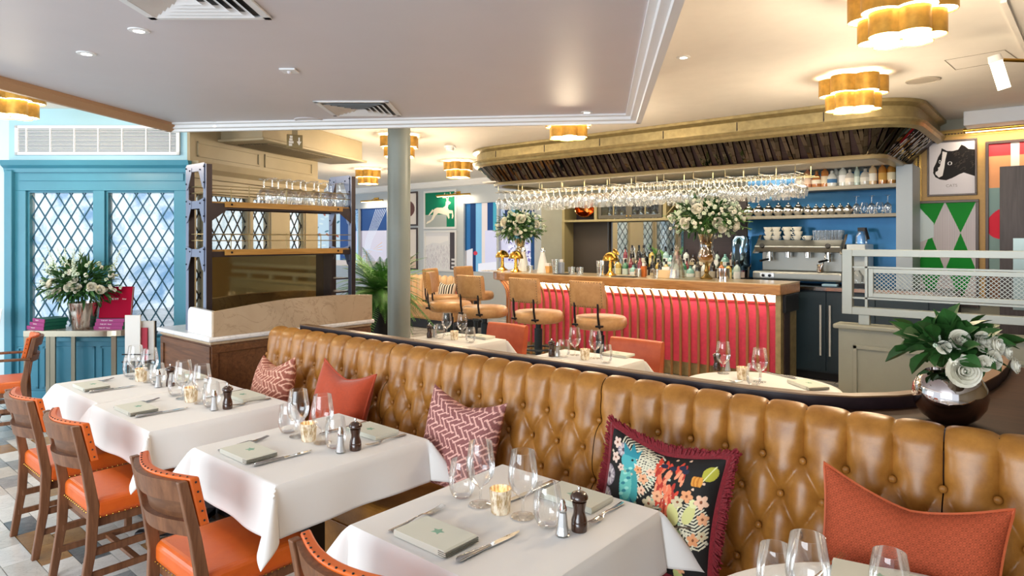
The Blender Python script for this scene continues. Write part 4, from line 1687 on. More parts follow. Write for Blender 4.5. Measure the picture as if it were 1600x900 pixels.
def rose_mesh(m):
    q = MB()
    for ring, (cnt, r, h) in enumerate(((2, 0.16, 0.58), (3, 0.30, 0.62), (4, 0.46, 0.58), (5, 0.63, 0.50), (6, 0.82, 0.36), (6, 1.0, 0.16))):
        for k in range(cnt):
            a0 = 2 * pi * k / cnt + ring * 0.75

            def fn(i, j, a0=a0, cnt=cnt, r=r, h=h):
                a = a0 + (i - 0.5) * (2 * pi / cnt) * 1.5
                e = 2 * (i - 0.5)
                rr = r * (0.40 + 0.60 * math.sin(j * pi / 2)) + (r - 0.5) * 0.34 * j ** 3 + 0.035 * (i - 0.5)
                z = -0.45 + (h + 0.45) * j * (1 - 0.28 * e * e * j)
                return (rr * math.cos(a), rr * math.sin(a), z)
            q.grid(fn, 6, 5)
    return q.mesh('rose', m, True, 80)


ROSE = rose_mesh(M['petal'])
BLOS = MB()
for k in range(26):
    a, b = rnd.uniform(0, 2 * pi), math.acos(rnd.uniform(-0.5, 1))
    BLOS.ball((math.sin(b) * math.cos(a) * .8, math.sin(b) * math.sin(a) * .8, math.cos(b) * .8), 0.32, 6, 4)
BLOS_W = BLOS.mesh('blossom', M['bud'], True)
BLOS_P = BLOS.mesh('blossom', M['petal'], True)


def rand_dir(r_, up=0.2):
    while True:
        v = Vector((r_.uniform(-1, 1), r_.uniform(-1, 1), r_.uniform(-0.5, 1)))
        if 0.1 < v.length < 1:
            v.normalize()
            v.z += up
            return v.normalized()


def bouquet(root, c, R_, H, n_leaf, n_rose, n_blos, seed, leafL=0.09, leafW=0.04, rose_r=0.035, blos_r=0.022, spikes=0, face=None, mleaf=None, low=-0.35):
    """leaves, roses and small blossoms filling a squashed dome around c"""
    r_ = random.Random(seed)
    q = MB()
    c = Vector(c)
    R, RB = R_ if isinstance(R_, tuple) else (R_, R_)
    for k in range(n_leaf):
        d = rand_dir(r_, r_.uniform(low, 0.3))
        p = c + Vector((d.x * R, d.y * RB, d.z * H)) * r_.uniform(0.25, 0.86)
        leaf_quad(q, p, (d + Vector((r_.uniform(-.5, .5), r_.uniform(-.5, .5), r_.uniform(-.5, .5)))), Vector((r_.uniform(-.9, .9), r_.uniform(-.9, .9), 1)), leafL * r_.uniform(0.6, 1.3), leafW * r_.uniform(0.7, 1.2))
    for k in range(int(n_leaf / 3)):
        d = rand_dir(r_, 0.1)
        e = c + Vector((d.x * R, d.y * RB, d.z * H)) * r_.uniform(0.6, 0.95)
        q.tube([c + Vector((0, 0, -H * 0.5)), c.lerp(e, 0.5) + Vector((0, 0, 0.02)), e], 0.0025, 4, False)
    tag(q.build('foliage', mleaf or M['leaf'], root), kind='stuff')
    for k in range(n_rose):
        d = rand_dir(r_, 0.1)
        if face is not None and d.dot(face) < 0.0:
            d = (d - face * (2 * d.dot(face))).normalized()
        p = c + Vector((d.x * R, d.y * RB, d.z * H)) * r_.uniform(0.72, 0.9)
        s = rose_r * r_.uniform(0.85, 1.2)
        inst('rose', ROSE, root, p, d.to_track_quat('Z', 'Y').to_euler(), (s, s, s))
    for k in range(n_blos):
        d = rand_dir(r_, 0.15)
        p = c + Vector((d.x * R, d.y * RB, d.z * H)) * r_.uniform(0.7, 1.03)
        s = blos_r * r_.uniform(0.7, 1.3)
        inst('blossom', BLOS_W if k % 3 else BLOS_P, root, p, (r_.uniform(0, 3), r_.uniform(0, 3), 0), (s, s, s))
    for k in range(spikes):
        a = r_.uniform(0, 2 * pi)
        d = Vector((math.cos(a) * 0.35, math.sin(a) * 0.35, 1)).normalized()
        b = c + Vector((math.cos(a) * R, math.sin(a) * RB * 0.8, 0)) * r_.uniform(0.1, 0.75)
        h = H * r_.uniform(0.9, 1.7)
        w = MB()
        w.tube([b, b + d * h], 0.003, 5, False)
        for j in range(26):
            t = 0.35 + 0.65 * j / 26
            an = j * 2.4
            o = Vector((math.cos(an), math.sin(an), 0)) * (0.024 * (1.25 - t))
            w.ball(b + d * (h * t) + o, 0.011 * (1.3 - t), 5, 4)
        w.build('flower_spike', M['bud'], root, smooth=True)


# silver bowl of roses on the divider ledge
vp = at_h(1482, 662, 1.03)
vz = 1.0305
fb = thing('flower_bowl', 'round mirrored bowl of white roses and leaves on divider ledge', 'flower arrangement', (vp.x, vp.y + 0.03, vz))
MB().lathe([(0.0005, 0.0), (0.055, 0.0), (0.06, 0.004), (0.088, 0.025), (0.110, 0.06), (0.117, 0.095), (0.112, 0.13), (0.095, 0.162), (0.078, 0.178), (0.075, 0.180), (0.074, 0.17), (0.0005, 0.165)], 48).build('bowl', mat('mirror_silver', '#cfc6c4', 0.06, 1.0), fb, smooth=True, angle=60)
cf = Vector((-FX, -FY, 0.15)).normalized()
bouquet(fb, (0, 0, 0.262), 0.16, 0.085, 120, 0, 14, 4, 0.085, 0.075, 0.035, 0.012, low=0.2)
for (x, z, s, dy) in ((-0.045, 0.175, 0.047, 0.10), (0.035, 0.27, 0.032, 0.08), (0.075, 0.262, 0.030, 0.09), (-0.03, 0.275, 0.030, 0.06), (0.05, 0.215, 0.028, 0.11), (0.145, 0.19, 0.024, 0.08), (0.125, 0.235, 0.024, 0.07), (0.09, 0.29, 0.022, 0.03), (-0.09, 0.25, 0.020, 0.07), (0.01, 0.205, 0.024, 0.12)):
    v = Vector((RX, RY, 0)) * x - Vector((FX, FY, 0)) * (dy + 0.035)
    d = (v * 1.2 + Vector((0, 0, 0.05)) - Vector((FX, FY, 0)) * 0.06).normalized()
    inst('rose', ROSE, fb, (v.x, v.y, z + 0.032), d.to_track_quat('Z', 'Y').to_euler(), (s, s, s))

# ================================================================ console table with books and flowers by the teal window
ct = thing('console_table', 'brass-edged half-round console table by the teal window', 'table', c2w(0, 0), TH)
TD = 6.42
cx0, cx1, ctz = -4.80, -3.72, 0.78
out = [(cx0, TD + 0.33)] + [(cx0 + 0.0, TD)]
for k in range(13):
    a = -pi / 2 + (pi / 2) * k / 12
    out.append((cx1 - 0.30 + 0.30 * math.cos(a), TD + 0.02 + 0.30 + 0.30 * math.sin(a) - 0.02))
out.append((cx1, TD + 0.33))
MB().prism(out, ctz - 0.012, ctz).build('tabletop', mat('pale_stone_top', '#bdb7ac', 0.25), ct)
inner = [(x, y, 0) for x, y in out[1:]]
MB().sweep(inner, [(0.0, ctz - 0.055), (0.008, ctz - 0.055), (0.008, ctz), (0.0, ctz)]).build('edge_band', mat('champagne_metal', '#c2b8a2', 0.22, 0.9), ct)
for x in (-4.78, -4.52, -3.92, -3.74):
    y = TD + (0.0 if x < -3.8 else 0.22)
    MB().box(x - 0.024, x + 0.024, y + 0.002, y + 0.02, 0, ctz - 0.05).build('leg', bpy.data.materials.get('brushed_leg_metal') or mat('brushed_leg_metal', '#8f8775', 0.3, 0.8), ct)
    MB().box(x - 0.02, x + 0.02, TD + 0.3, TD + 0.32, 0, ctz - 0.02).build('leg', bpy.data.materials.get('brushed_leg_metal') or mat('brushed_leg_metal', '#8f8775', 0.3, 0.8), ct)
M['pinkcover'] = mat('pink_cloth_cover', '#a2477c', 0.75, spec=0.2)
M['greencover'] = mat('green_cloth_cover', '#0f5f4c', 0.5)
M['redcover'] = mat('crimson_cover', '#9c042c', 0.8, spec=0.15)


def lettering(txt, size, parent, loc, rot, m, align='CENTER'):
    cu = bpy.data.curves.new('lettering', 'FONT')
    cu.body = txt
    cu.size = size
    cu.align_x = align
    cu.align_y = 'CENTER'
    cu.extrude = 0.0004
    cu.materials.append(m)
    tmp = bpy.data.objects.new('lettering_curve', cu)
    COL.objects.link(tmp)
    me = bpy.data.meshes.new_from_object(tmp.evaluated_get(bpy.context.evaluated_depsgraph_get()))
    bpy.data.objects.remove(tmp)
    return inst('lettering', me, parent, loc, rot)


def book(label, X, D, z, w, d, h, rz, txt=None):
    b = thing('book', label, 'book', c2w(X, D, z), TH + rz, 'pink and green books on the console')
    MB().box(-w / 2, w / 2, -d / 2, -d / 2 + 0.006, 0, h).build('spine', M['pinkcover'], b, bevel=0.001)
    MB().box(-w / 2, w / 2, -d / 2 + 0.006, d / 2, h - 0.004, h).build('cover', M['greencover'], b)
    MB().box(-w / 2, w / 2, -d / 2 + 0.006, d / 2, 0, 0.004).build('cover', M['greencover'], b)
    MB().box(-w / 2 + 0.004, w / 2 - 0.004, -d / 2 + 0.006, d / 2 - 0.004, 0.004, h - 0.004).build('pages', mat('green_edged_pages', '#1d6a50', 0.6), b)
    if txt:
        lettering(txt, h * 0.5, b, (-w * 0.12, -d / 2 - 0.001, h / 2), (pi / 2, 0, 0), M['paper'])
    return b


zz = ctz + 0.001
names = ('bottom', 'middle', 'top')
for k in range(3):
    book(names[k] + ' pink and green book of the stack at the table end', -4.69 + 0.02 * k, TD + 0.16, zz + k * 0.037, 0.27 - 0.02 * k, 0.22, 0.036, -0.42 - 0.05 * k, 'THE IVY')
    book(names[k] + ' pink and green book of the stack under the red book', -4.02 + 0.008 * k, TD + 0.17, zz + k * 0.037, 0.28 - 0.008 * k, 0.20, 0.036, 0.02 + 0.04 * k, 'THE IVY  Now')
# standing crimson book
rb = thing('book', 'crimson book standing upright on the stacked books', 'book', c2w(-3.985, TD + 0.12, zz + 0.112), TH + 0.03)
T = Matrix.Rotation(math.radians(-9), 4, 'X')
MB().box(-0.155, 0.155, 0, 0.008, 0, 0.315, T).build('cover', M['redcover'], rb, bevel=0.001)
MB().box(-0.150, 0.150, 0.008, 0.028, 0.004, 0.311, T).build('pages', M['paper'], rb)
MB().box(-0.155, 0.155, 0.028, 0.036, 0, 0.315, T).build('cover', M['redcover'], rb)
lettering('THE IVY', 0.028, rb, (-0.02, 0.0255, 0.187), (pi / 2 - math.radians(9), 0, 0), M['paper'])
lettering('Now', 0.02, rb, (0.085, 0.0255, 0.187), (pi / 2 - math.radians(9), 0, 0), M['paper'])
# flower vase
fv = thing('flower_vase', 'tall white flower arrangement in mirrored tapered pot on console', 'flower arrangement', c2w(-4.29, TD + 0.12, zz), TH)
mq, nt, bs = base_mat('antique_mirror_pot')
f = noise(nt, coords(nt, (1, 1, 0.5)), 16, 5, 0.6, 1.0)
nt.links.new(ramp(nt, f, [(0.35, '#7a4a34'), (0.55, '#d9d2c9')]), bs.inputs['Base Color'])
bs.inputs['Metallic'].default_value = 0.9
bs.inputs['Roughness'].default_value = 0.16
MB().lathe([(0.0005, 0), (0.095, 0), (0.1, 0.01), (0.142, 0.27), (0.136, 0.27), (0.10, 0.03), (0.0005, 0.03)], 32).build('pot', mq, fv, smooth=True, angle=50)
bouquet(fv, (0, -0.06, 0.45), (0.42, 0.18), 0.25, 560, 0, 60, 9, 0.11, 0.028, 0.05, 0.018, spikes=14)
for (x, z, s) in ((-0.20, 0.47, 0.062), (0.0, 0.44, 0.066), (0.06, 0.43, 0.05), (0.21, 0.44, 0.05), (0.29, 0.41, 0.05), (-0.16, 0.39, 0.04), (-0.11, 0.40, 0.036), (0.04, 0.50, 0.036)):
    v = Vector((x, -0.2, 0))
    d = (v + Vector((0, 0, 0.12))).normalized()
    inst('rose', ROSE, fv, (v.x, v.y, z), d.to_track_quat('Z', 'Y').to_euler(), (s * 0.8, s * 0.8, s * 0.8))
# magazine rack and menu card stand
mg = thing('magazine_rack', 'wire rack of newspapers between window and station', 'rack', c2w(-3.46, 6.1, 0), TH)
q = MB()
for x in (-0.13, 0.13):
    q.tube([(x, 0, 0), (x, 0, 0.92)], 0.008, 6)
for z in (0.3, 0.55, 0.62):
    q.tube([(-0.13, 0, z), (0.13, 0, z)], 0.006, 6)
    q.tube([(-0.13, -0.09, z), (0.13, -0.09, z)], 0.006, 6)
for x in (-0.13, 0.13):
    q.tube([(x, 0, 0.0), (x, -0.12, 0.0)], 0.008, 6)
    q.tube([(x, 0, 0.55), (x, -0.09, 0.55)], 0.006, 6)
q.build('wire_frame', M['black'], mg, smooth=True)
for k, (c_, h) in enumerate((('#e9e6e0', 0.42), ('#b53a4a', 0.30), ('#d9d4cc', 0.36))):
    MB().box(-0.11 + 0.05 * k, 0.03 + 0.05 * k, -0.08 + 0.025 * k, -0.065 + 0.025 * k, 0.56, 0.56 + h).build('newspaper', mat('newsprint_%d' % k, c_, 0.8), mg)
mc = thing('menu_stand', 'scrolled wire stand holding a white menu card', 'stand', c2w(-5.22, 6.35, 0), TH)
q = MB()
q.tube([(0, 0, 0), (0, 0, 0.85)], 0.01, 8)
for sg in (-1, 1):
    q.tube([(sg * 0.09 * math.cos(a) + sg * 0.0, 0, 0.55 + 0.26 * math.sin(a)) for a in np.linspace(-pi / 2, pi / 2, 14)], 0.008, 6)
q.build('wire_stand', M['steel'], mc, smooth=True)
MB().cyl((0, 0), 0.14, 0, 0.015, 24).build('base', M['steel'], mc)
MB().box(-0.12, 0.12, -0.03, -0.025, 0.82, 1.0, Matrix.Rotation(math.radians(-12), 4, 'X')).build('menu_card', M['paper'], mc)

# ================================================================ fern behind the station
fp = c2w((597 - 800) / FPX * 8.1, 8.1)
fe = thing('fern_planter', 'large green fern in dark planter behind the column', 'plant', (fp.x, fp.y, 0))
MB().lathe([(0.0005, 0), (0.16, 0), (0.17, 0.02), (0.21, 1.02), (0.19, 1.02), (0.0005, 0.98)], 28).build('planter', M['black'], fe, smooth=True, angle=50)
r_ = random.Random(31)
for k in range(150):
    q = MB()
    a = k * 2.399 + r_.uniform(-.2, .2)
    L = r_.uniform(0.48, 0.88)
    up = r_.uniform(0.1, 1.15)
    droop = r_.uniform(0.5, 1.1) * (1.25 - up * 0.55)
    pts = []
    for i in range(15):
        t = i / 14
        pts.append(Vector((math.cos(a) * L * t * (1 - 0.35 * up), math.sin(a) * L * t * (1 - 0.35 * up), 1.0 + up * L * t - droop * L * t * t * 0.75)))
    q.tube(pts, [0.004 * (1.1 - i / 14) + 0.0008 for i in range(15)], 4, False)
    side = Vector((-math.sin(a), math.cos(a), 0))
    for i in range(32):
        t = 0.12 + 0.88 * i / 32
        f_ = t * 14
        i0 = min(13, int(f_))
        p = pts[i0].lerp(pts[i0 + 1], f_ - i0)
        fw = (pts[i0 + 1] - pts[i0]).normalized()
        ll = 0.085 * math.sin(pi * min(1, 0.18 + 0.85 * t)) + 0.012
        for sg in (-1, 1):
            d = (side * sg + fw * 0.45 + Vector((0, 0, -0.15))).normalized()
            w = fw * 0.0062
            q.add([p - w, p + w, p + d * ll + w * 0.3, p + d * ll - w * 0.3], [(0, 1, 2, 3)])
    q.build('frond', M['fern'] if k % 3 else M['leaf2'], fe)


# ================================================================ bar counter
def arc(cx, cy, r, a0, a1, n):
    return [(cx + r * math.cos(a0 + (a1 - a0) * k / n), cy + r * math.sin(a0 + (a1 - a0) * k / n)) for k in range(n + 1)]


def bar_line(y, xl, xr, r, yback):
    """plan line of the bar: from the back, round the far end, along the front to the near end"""
    pts = [(xl, yback)] + arc(xl + r, y + r, r, pi, 1.5 * pi, 10) + [(xr, y)]
    return [Vector((a, b, 0)) for a, b in pts]


BT = 1.19
bar_ = thing('bar_counter', 'long bar with oak top, red front and bent brass ribs', 'bar')
BX1 = -2.38
top = bar_line(7.30, -7.0, BX1, 0.75, 8.3)
tp = [(p.x, p.y) for p in top] + [(BX1, 7.99), (-6.3, 7.99), (-6.3, 8.3)]
MB().prism(tp, BT - 0.125, BT - 0.012).build('oak_edge', M['oak'], bar_, bevel=0.012, seg=3)
MB().prism([(x + (0.012 if x < -6.9 else 0), y + (0.012 if y < 7.4 else 0)) for x, y in tp], BT - 0.012, BT).build('bar_top', mat('bar_top_stone', '#cdb896', 0.2, var=0.1), bar_)
fr_ = bar_line(7.50, -6.78, BX1 - 0.06, 0.62, 8.3)
MB().sweep(fr_, [(0, 0.17), (0, 0.97), (-0.04, 0.97), (-0.04, 0.17)]).build('red_front', M['red'], bar_, smooth=True, angle=30)
MB().sweep(fr_, [(-0.02, 0.0), (-0.02, 0.17), (-0.06, 0.17), (-0.06, 0.0)]).build('kick_plate', M['oldbrass'], bar_)
MB().sweep(fr_, [(0.006, 0.945), (0.006, 0.965), (-0.02, 0.965), (-0.02, 0.945)]).build('red_trim', mat('dark_red_trim', '#8e2a22', 0.5), bar_)
MB().sweep(fr_, [(0.0, 0.97), (0.0, 1.063), (-0.03, 1.063), (-0.03, 0.97)]).build('white_band', M['white'], bar_)
MB().sweep(fr_, [(0.015, 1.052), (0.055, 1.052), (0.055, 1.064), (0.015, 1.064)]).build('light_strip', M['led'], bar_)
bb_ = [(p.x + 0.03, p.y + 0.05) for p in fr_] + [(BX1 - 0.06, 8.0), (-6.2, 8.0), (-6.2, 8.3)]
MB().prism(bb_, 0.0, 1.06).build('carcass', M['dark'], bar_)
MB().box(BX1 - 0.06, BX1 - 0.045, 7.45, 8.0, 0.0, 1.06).build('end_panel', M['oldbrass'], bar_)
MB().box(BX1 - 0.10, BX1 - 0.04, 7.44, 7.52, 0.0, 1.06).build('corner_post', M['oldbrass'], bar_, bevel=0.003)
MB().box(BX1 - 0.045, BX1 - 0.005, 7.50, 7.96, 0.86, 1.06).build('end_bracket', M['black'], bar_, bevel=0.003)
# ribs: one shape, turned to stand square to the front
rib = MB().sweep([(0, 0, 0), (0.026, 0, 0)], [(0.02, 0.0), (0.045, 0.0), (0.045, 0.80), (0.055, 0.88), (0.085, 0.96), (0.15, 1.045), (0.18, 1.06), (0.13, 1.06), (0.065, 0.975), (0.035, 0.89), (0.02, 0.80)])
M['rib'] = mat('rib_bronze', '#a9784c', 0.35, 0.55)
RIB = rib.mesh('rib', M['rib'])
L_ = [0.0]
for a, b in zip(fr_[:-1], fr_[1:]):
    L_.append(L_[-1] + (b - a).length)


def along(path, cum, s):
    for i in range(len(path) - 1):
        if s <= cum[i + 1] or i == len(path) - 2:
            t = (s - cum[i]) / max(1e-9, cum[i + 1] - cum[i])
            d = (path[i + 1] - path[i]).normalized()
            return path[i].lerp(path[i + 1], t), d


s = 0.25
while s < L_[-1] - 0.05:
    p, d = along(fr_, L_, s)
    inst('rib', RIB, bar_, (p.x, p.y, 0), (0, 0, math.atan2(d.y, d.x)))
    s += 0.118

# ================================================================ bar stools
def make_stool(label, x, y, rz):
    t = thing('bar_stool', label, 'bar stool', (x, y, 0), rz, 'caramel leather bar stools')
    MB().lathe([(0.0005, 0.635), (0.27, 0.635), (0.305, 0.655), (0.318, 0.70), (0.31, 0.75), (0.285, 0.775), (0.0005, 0.785)], 40).build('seat', M['stool'], t, smooth=True, angle=60)
    MB().cyl((0, 0), 0.036, 0.03, 0.64, 20).build('column', M['navy'], t, smooth=True)
    MB().cyl((0, 0), 0.05, 0.25, 0.55, 20).build('sleeve', M['navy'], t, smooth=True)
    MB().cyl((0, 0), 0.23, 0, 0.03, 32, 0.215).build('base', M['navy'], t)
    MB().lathe([(0.19 + 0.012 * math.cos(a), 0.30 + 0.012 * math.sin(a)) for a in np.linspace(0, 2 * pi, 9)], 30).build('foot_ring', M['navy'], t, smooth=True)
    # curved padded back
    q = MB()
    N = 16

    def fn(i, j):
        # closed loop around the section
        a = 2 * pi * j
        ca, sa = math.cos(a), math.sin(a)
        sg = lambda v: math.copysign(abs(v) ** 0.5, v)
        dy, dz = 0.034 * sg(ca), 0.155 * sg(sa)
        x_ = -0.225 + 0.45 * i
        yb_ = -0.30 + 0.55 * x_ * x_ - 0.12 * dz
        return (x_, yb_ + dy, 1.05 + dz)
    q.grid(fn, N, 24)
    n0 = len(q.v)
    for i in (0, N):
        q.f.append(tuple(j * (N + 1) + i for j in range(24)))
    q.build('backrest', M['stool'], t, smooth=True, angle=60)
    for sx in (-0.16, 0.16):
        MB().tube([(sx, -0.30, 0.95), (sx, -0.295, 0.80), (sx, -0.27, 0.68), (sx * 0.95, -0.22, 0.645)], 0.013, 8).build('back_bracket', M['black'], t, smooth=True)
        MB().box(sx - 0.02, sx + 0.05, -0.32, -0.26, 0.685, 0.705).build('clip', M['black'], t)
    q = MB()
    for k in range(13):
        x_ = -0.205 + 0.41 * k / 12
        for z in (0.91, 1.19):
            q.ball((x_, -0.30 + 0.55 * x_ * x_ - 0.12 * (z - 1.05) - 0.034, z), 0.005, 6, 4)
    for k in range(9):
        z = 0.925 + 0.25 * k / 8
        for x_ in (-0.212, 0.212):
            q.ball((x_, -0.30 + 0.55 * x_ * x_ - 0.12 * (z - 1.05) - 0.034, z), 0.005, 6, 4)
    tag(q.build('studs', M['black'], t), kind='stuff')


make_stool('caramel bar stool nearest the red bar end', -4.20, 6.54, 0.0)
make_stool('caramel bar stool second from the red bar end', -5.11, 6.52, 0.0)
make_stool('caramel bar stool third from the red bar end', -6.02, 6.50, 0.0)
make_stool('caramel bar stool turned sideways before the curved bar end', -6.85, 6.66, -0.95)
make_stool('caramel bar stool against the curved far bar end', -7.65, 7.35, -1.2)
make_stool('caramel bar stool at the far side of the bar', -7.85, 8.25, -1.5)

# ================================================================ canopy over the bar
cn = thing('bar_canopy', 'curved aged brass bar canopy with mirrored slats', 'canopy')
CP = [Vector((a, b, 0)) for a, b in [(-7.30, BY - 0.002)] + arc(-6.40, 8.05, 0.90, pi, 1.5 * pi, 16) + arc(-1.57, 7.60, 0.45, 1.5 * pi, 2 * pi, 12) + [(-1.12, BY - 0.002)]]
MB().sweep(CP, [(-0.06, 2.83), (0.04, 2.83), (0.06, 2.85), (0.05, 2.87), (0.0, 2.88), (0.0, 2.985), (0.03, 3.0), (0.06, 3.015), (0.06, CEIL - 0.002), (-0.06, CEIL - 0.002)]).build('fascia', M['oldbrass'], cn, smooth=True, angle=35)
MB().sweep(CP, [(-0.02, 2.775), (0.03, 2.80), (0.045, 2.828), (-0.05, 2.828)]).build('lower_moulding', M['oldbrass'], cn, smooth=True, angle=35)
MB().sweep(CP, [(-0.39, 2.505), (-0.28, 2.505), (-0.27, 2.53), (-0.28, 2.55), (-0.39, 2.55)]).build('bottom_rail', mat('pale_brass_rail', '#a89a78', 0.3, 0.6), cn, smooth=True, angle=35)
MB().sweep(CP, [(-0.315, 2.55), (-0.055, 2.80), (-0.065, 2.81), (-0.325, 2.56)]).build('slat_backing', M['dark'], cn)
cum = [0.0]
for a, b in zip(CP[:-1], CP[1:]):
    cum.append(cum[-1] + (b - a).length)
M['slat'] = mat('smoked_mirror', '#5d564c', 0.03, 1.0)
SL = MB().add([(-0.026, -0.30 * -1, 2.552), (0.026, 0.30, 2.552), (0.026, 0.045, 2.80), (-0.026, 0.045, 2.80), (-0.02, 0.285, 2.546), (0.02, 0.285, 2.546), (0.02, 0.03, 2.794), (-0.02, 0.03, 2.794)],
              [(4, 5, 6, 7), (0, 4, 7, 3), (5, 1, 2, 6), (0, 1, 5, 4), (7, 6, 2, 3)]).mesh('slat', M['slat'])
s = 0.4
while s < cum[-1] - 0.3:
    p, d = along(CP, cum, s)
    tilt = 0.5 * math.sin(s * 37.0)
    inst('slat', SL, cn, (p.x, p.y, 0), (0, 0, math.atan2(d.y, d.x) + tilt * 0.25))
    s += 0.063
MB().prism([(p.x * 0.97 - 0.1, max(p.y + 0.34, 7.5)) if False else (min(max(p.x, -6.97), -1.46), max(p.y, 7.48)) for p in CP], 2.56, 2.58).build('underside', M['ceiling'], cn)
for k in range(6):
    x = -6.4 + k * 0.9
    MB().cyl((x, 7.15 - 0.001), 0.006, 2.9, 2.912, 8).build('screw', M['black'], cn)
    MB().box(x - 0.004, x + 0.004, 7.144, 7.150, 2.885, 2.98).build('fascia_joint', M['dark'], cn)
# glass rack below
gr = thing('glass_rack', 'brass rod rack hanging beneath the bar canopy', 'rack')
GY = (7.60, 7.76, 7.92, 8.08)
for y in GY:
    for dy in (-0.014, 0.014):
        MB().tube([(-6.8, y + dy, 2.405), (-2.2, y + dy, 2.405)], 0.003, 5).build('rod', M['oldbrass'], gr)
q = None
for k in range(12):
    x = -6.7 + k * 0.4
    for y in (GY[0] - 0.05, GY[-1] + 0.05):
        MB().tube([(x, y, 2.56), (x, y, 2.42)], 0.005, 5).build('hanger', M['oldbrass'], gr)
    MB().tube([(x, GY[0] - 0.05, 2.43), (x, GY[-1] + 0.05, 2.43)], 0.004, 5).build('cross_rod', M['oldbrass'], gr)
rg = random.Random(8)
for y in GY:
    for k in range(39):
        x = -6.72 + k * 0.115 + rg.uniform(-0.012, 0.012)
        sz_ = rg.choice((1.05, 1.2, 1.3))
        o = inst('hanging_glass', BIG if (k // 4) % 3 == 1 else FLIP, None, (x, y, 2.417 - 0.2187 * sz_), (0, 0, 0), (sz_, sz_, sz_))
        rw = ('front', 'second', 'third', 'rear')[GY.index(y)]
        kd = 'balloon' if (k // 4) % 3 == 1 else 'slim'
        tag(o, '%s upside-down glass in the %s row of the bar rack, %s from its far end' % (kd, rw, nth(k)), 'wine glass', '%s glasses in the %s rack row' % (kd, rw))
light('canopy_fill', 'AREA', (-4.4, 8.0, 2.54), 60, (1, 0.86, 0.66), 4.6, (0, 0, 0), 0.35)  # added light without a fixture, brightens the hanging glasses

# ================================================================ back bar
bk = thing('back_counter', 'back bar counter with navy cabinets and steel handles', 'counter')
MB().box(-6.2, -0.9, 8.28, BY - 0.01, 1.085, 1.12).build('worktop', mat('dark_worktop', '#3a4650', 0.25), bk, bevel=0.004)
MB().box(-6.2, -0.9, 8.275, 8.283, 1.07, 1.11).build('worktop_edge', M['steel'], bk)
MB().box(-6.15, -0.92, 8.34, BY - 0.02, 0.09, 1.085).build('carcass', M['navy'], bk)
MB().box(-6.15, -0.92, 8.38, BY - 0.02, 0.0, 0.09).build('plinth', M['black'], bk)
dx = at_y(1290, 500, 8.3).x
for k in range(-3, 2):
    a = dx + k * 0.52
    dr = MB().box(a + 0.004, a + 0.516, 8.32, 8.34, 0.11, 1.06).build('door', M['navy'], bk, bevel=0.003)
    hx = a + 0.516 - 0.05 if k % 2 else a + 0.05
    MB().tube([(hx, 8.285, 0.30), (hx, 8.285, 0.90)], 0.012, 8).build('handle', bpy.data.materials.get('satin_handle') or mat('satin_handle', '#d9dada', 0.4, 0.3), dr, smooth=True)
# pilaster and blue lacquered niche
pxa, pxb = at_y(1400, 400, 8.42).x, at_y(1426, 400, 8.42).x
struct('trim_6', MB().box(pxa, pxb, 8.42, BY, 0, 2.52), mat('pilaster_paint', '#98a6b4', 0.45), bevel=0.004)
xl_ = at_y(1168, 400, 8.9).x
struct('wall_bar_niche', MB().box(xl_, pxa, BY - 0.03, BY - 0.001, 1.12, 2.52), M['bluepanel'])
M['shelfgrey'] = mat('grey_shelf', '#8a8578', 0.45)


def shelf(name, x0, x1, y0, z, t, label, m):
    o = MB().box(x0, x1, y0, BY - 0.032, z - t, z).build(name, m, None, bevel=0.003)
    return tag(o, label, 'shelf')


shelf('bottle_shelf', xl_ + 0.02, pxa - 0.002, 8.60, 2.33, 0.045, 'upper grey shelf of spirits in blue bar niche', M['shelfgrey'])
shelf('teapot_shelf', xl_ + 0.02, pxa - 0.002, 8.62, 1.985, 0.04, 'lower grey shelf of teapots in blue bar niche', M['shelfgrey'])

# dark back-bar cabinet with mirror, glass doors, niche and wine lattice
cb = thing('back_bar_cabinet', 'olive back bar cabinet with glass doors, mirror and wine lattice', 'cabinet')
CY = 8.58
ca, cb_ = at_y(878, 350, CY).x, at_y(1100, 350, CY).x


def cxp(px):
    return at_y(px, 350, CY).x


M['oliv2'] = mat('olive_brown_paint', '#8d8058', 0.5)
xe = xl_ - 0.02
MB().box(ca, xe, CY, BY - 0.002, 1.955, 1.99).build('shelf_edge', M['oliv2'], cb, bevel=0.003)
MB().box(ca, xe, CY + 0.02, BY - 0.002, 2.36, 2.40).build('top_board', M['oliv2'], cb)
MB().box(ca, xe, BY - 0.03, BY - 0.002, 1.12, 2.36).build('back', M['dark'], cb)
for px in (880, 930, 1038, 1092):
    x = cxp(px)
    MB().box(x - 0.025, x + 0.025, CY + 0.005, BY - 0.03, 1.99, 2.36).build('divider', M['oliv2'], cb)
MB().box(ca, ca + 0.05, CY, BY - 0.03, 1.12, 1.955).build('side_post', M['oliv2'], cb)
x0, x1 = cxp(935), cxp(1034)
for k in range(2):
    a, b = x0 + (x1 - x0) * k / 2, x0 + (x1 - x0) * (k + 1) / 2
    dr = MB()
    for (u0, u1, z0, z1) in ((a, b, 2.0, 2.05), (a, b, 2.31, 2.355), (a, a + 0.05, 2.05, 2.31), (b - 0.05, b, 2.05, 2.31)):
        dr.box(u0, u1, CY, CY + 0.025, z0, z1)
    d = dr.build('glass_door', mat('dark_olive_door', '#4d4739', 0.5), cb)
    MB().box(a + 0.05, b - 0.05, CY + 0.01, CY + 0.014, 2.05, 2.31).build('pane', M['pane'], d)
    MB().box((a + b) / 2 - 0.008, (a + b) / 2 + 0.008, CY, CY + 0.02, 2.05, 2.31).build('glazing_bar', M['oliv2'], d)
    MB().ball((b - 0.03 if k == 0 else a + 0.03, CY - 0.01, 2.03), 0.012, 8, 5).build('knob', M['brass'], d)
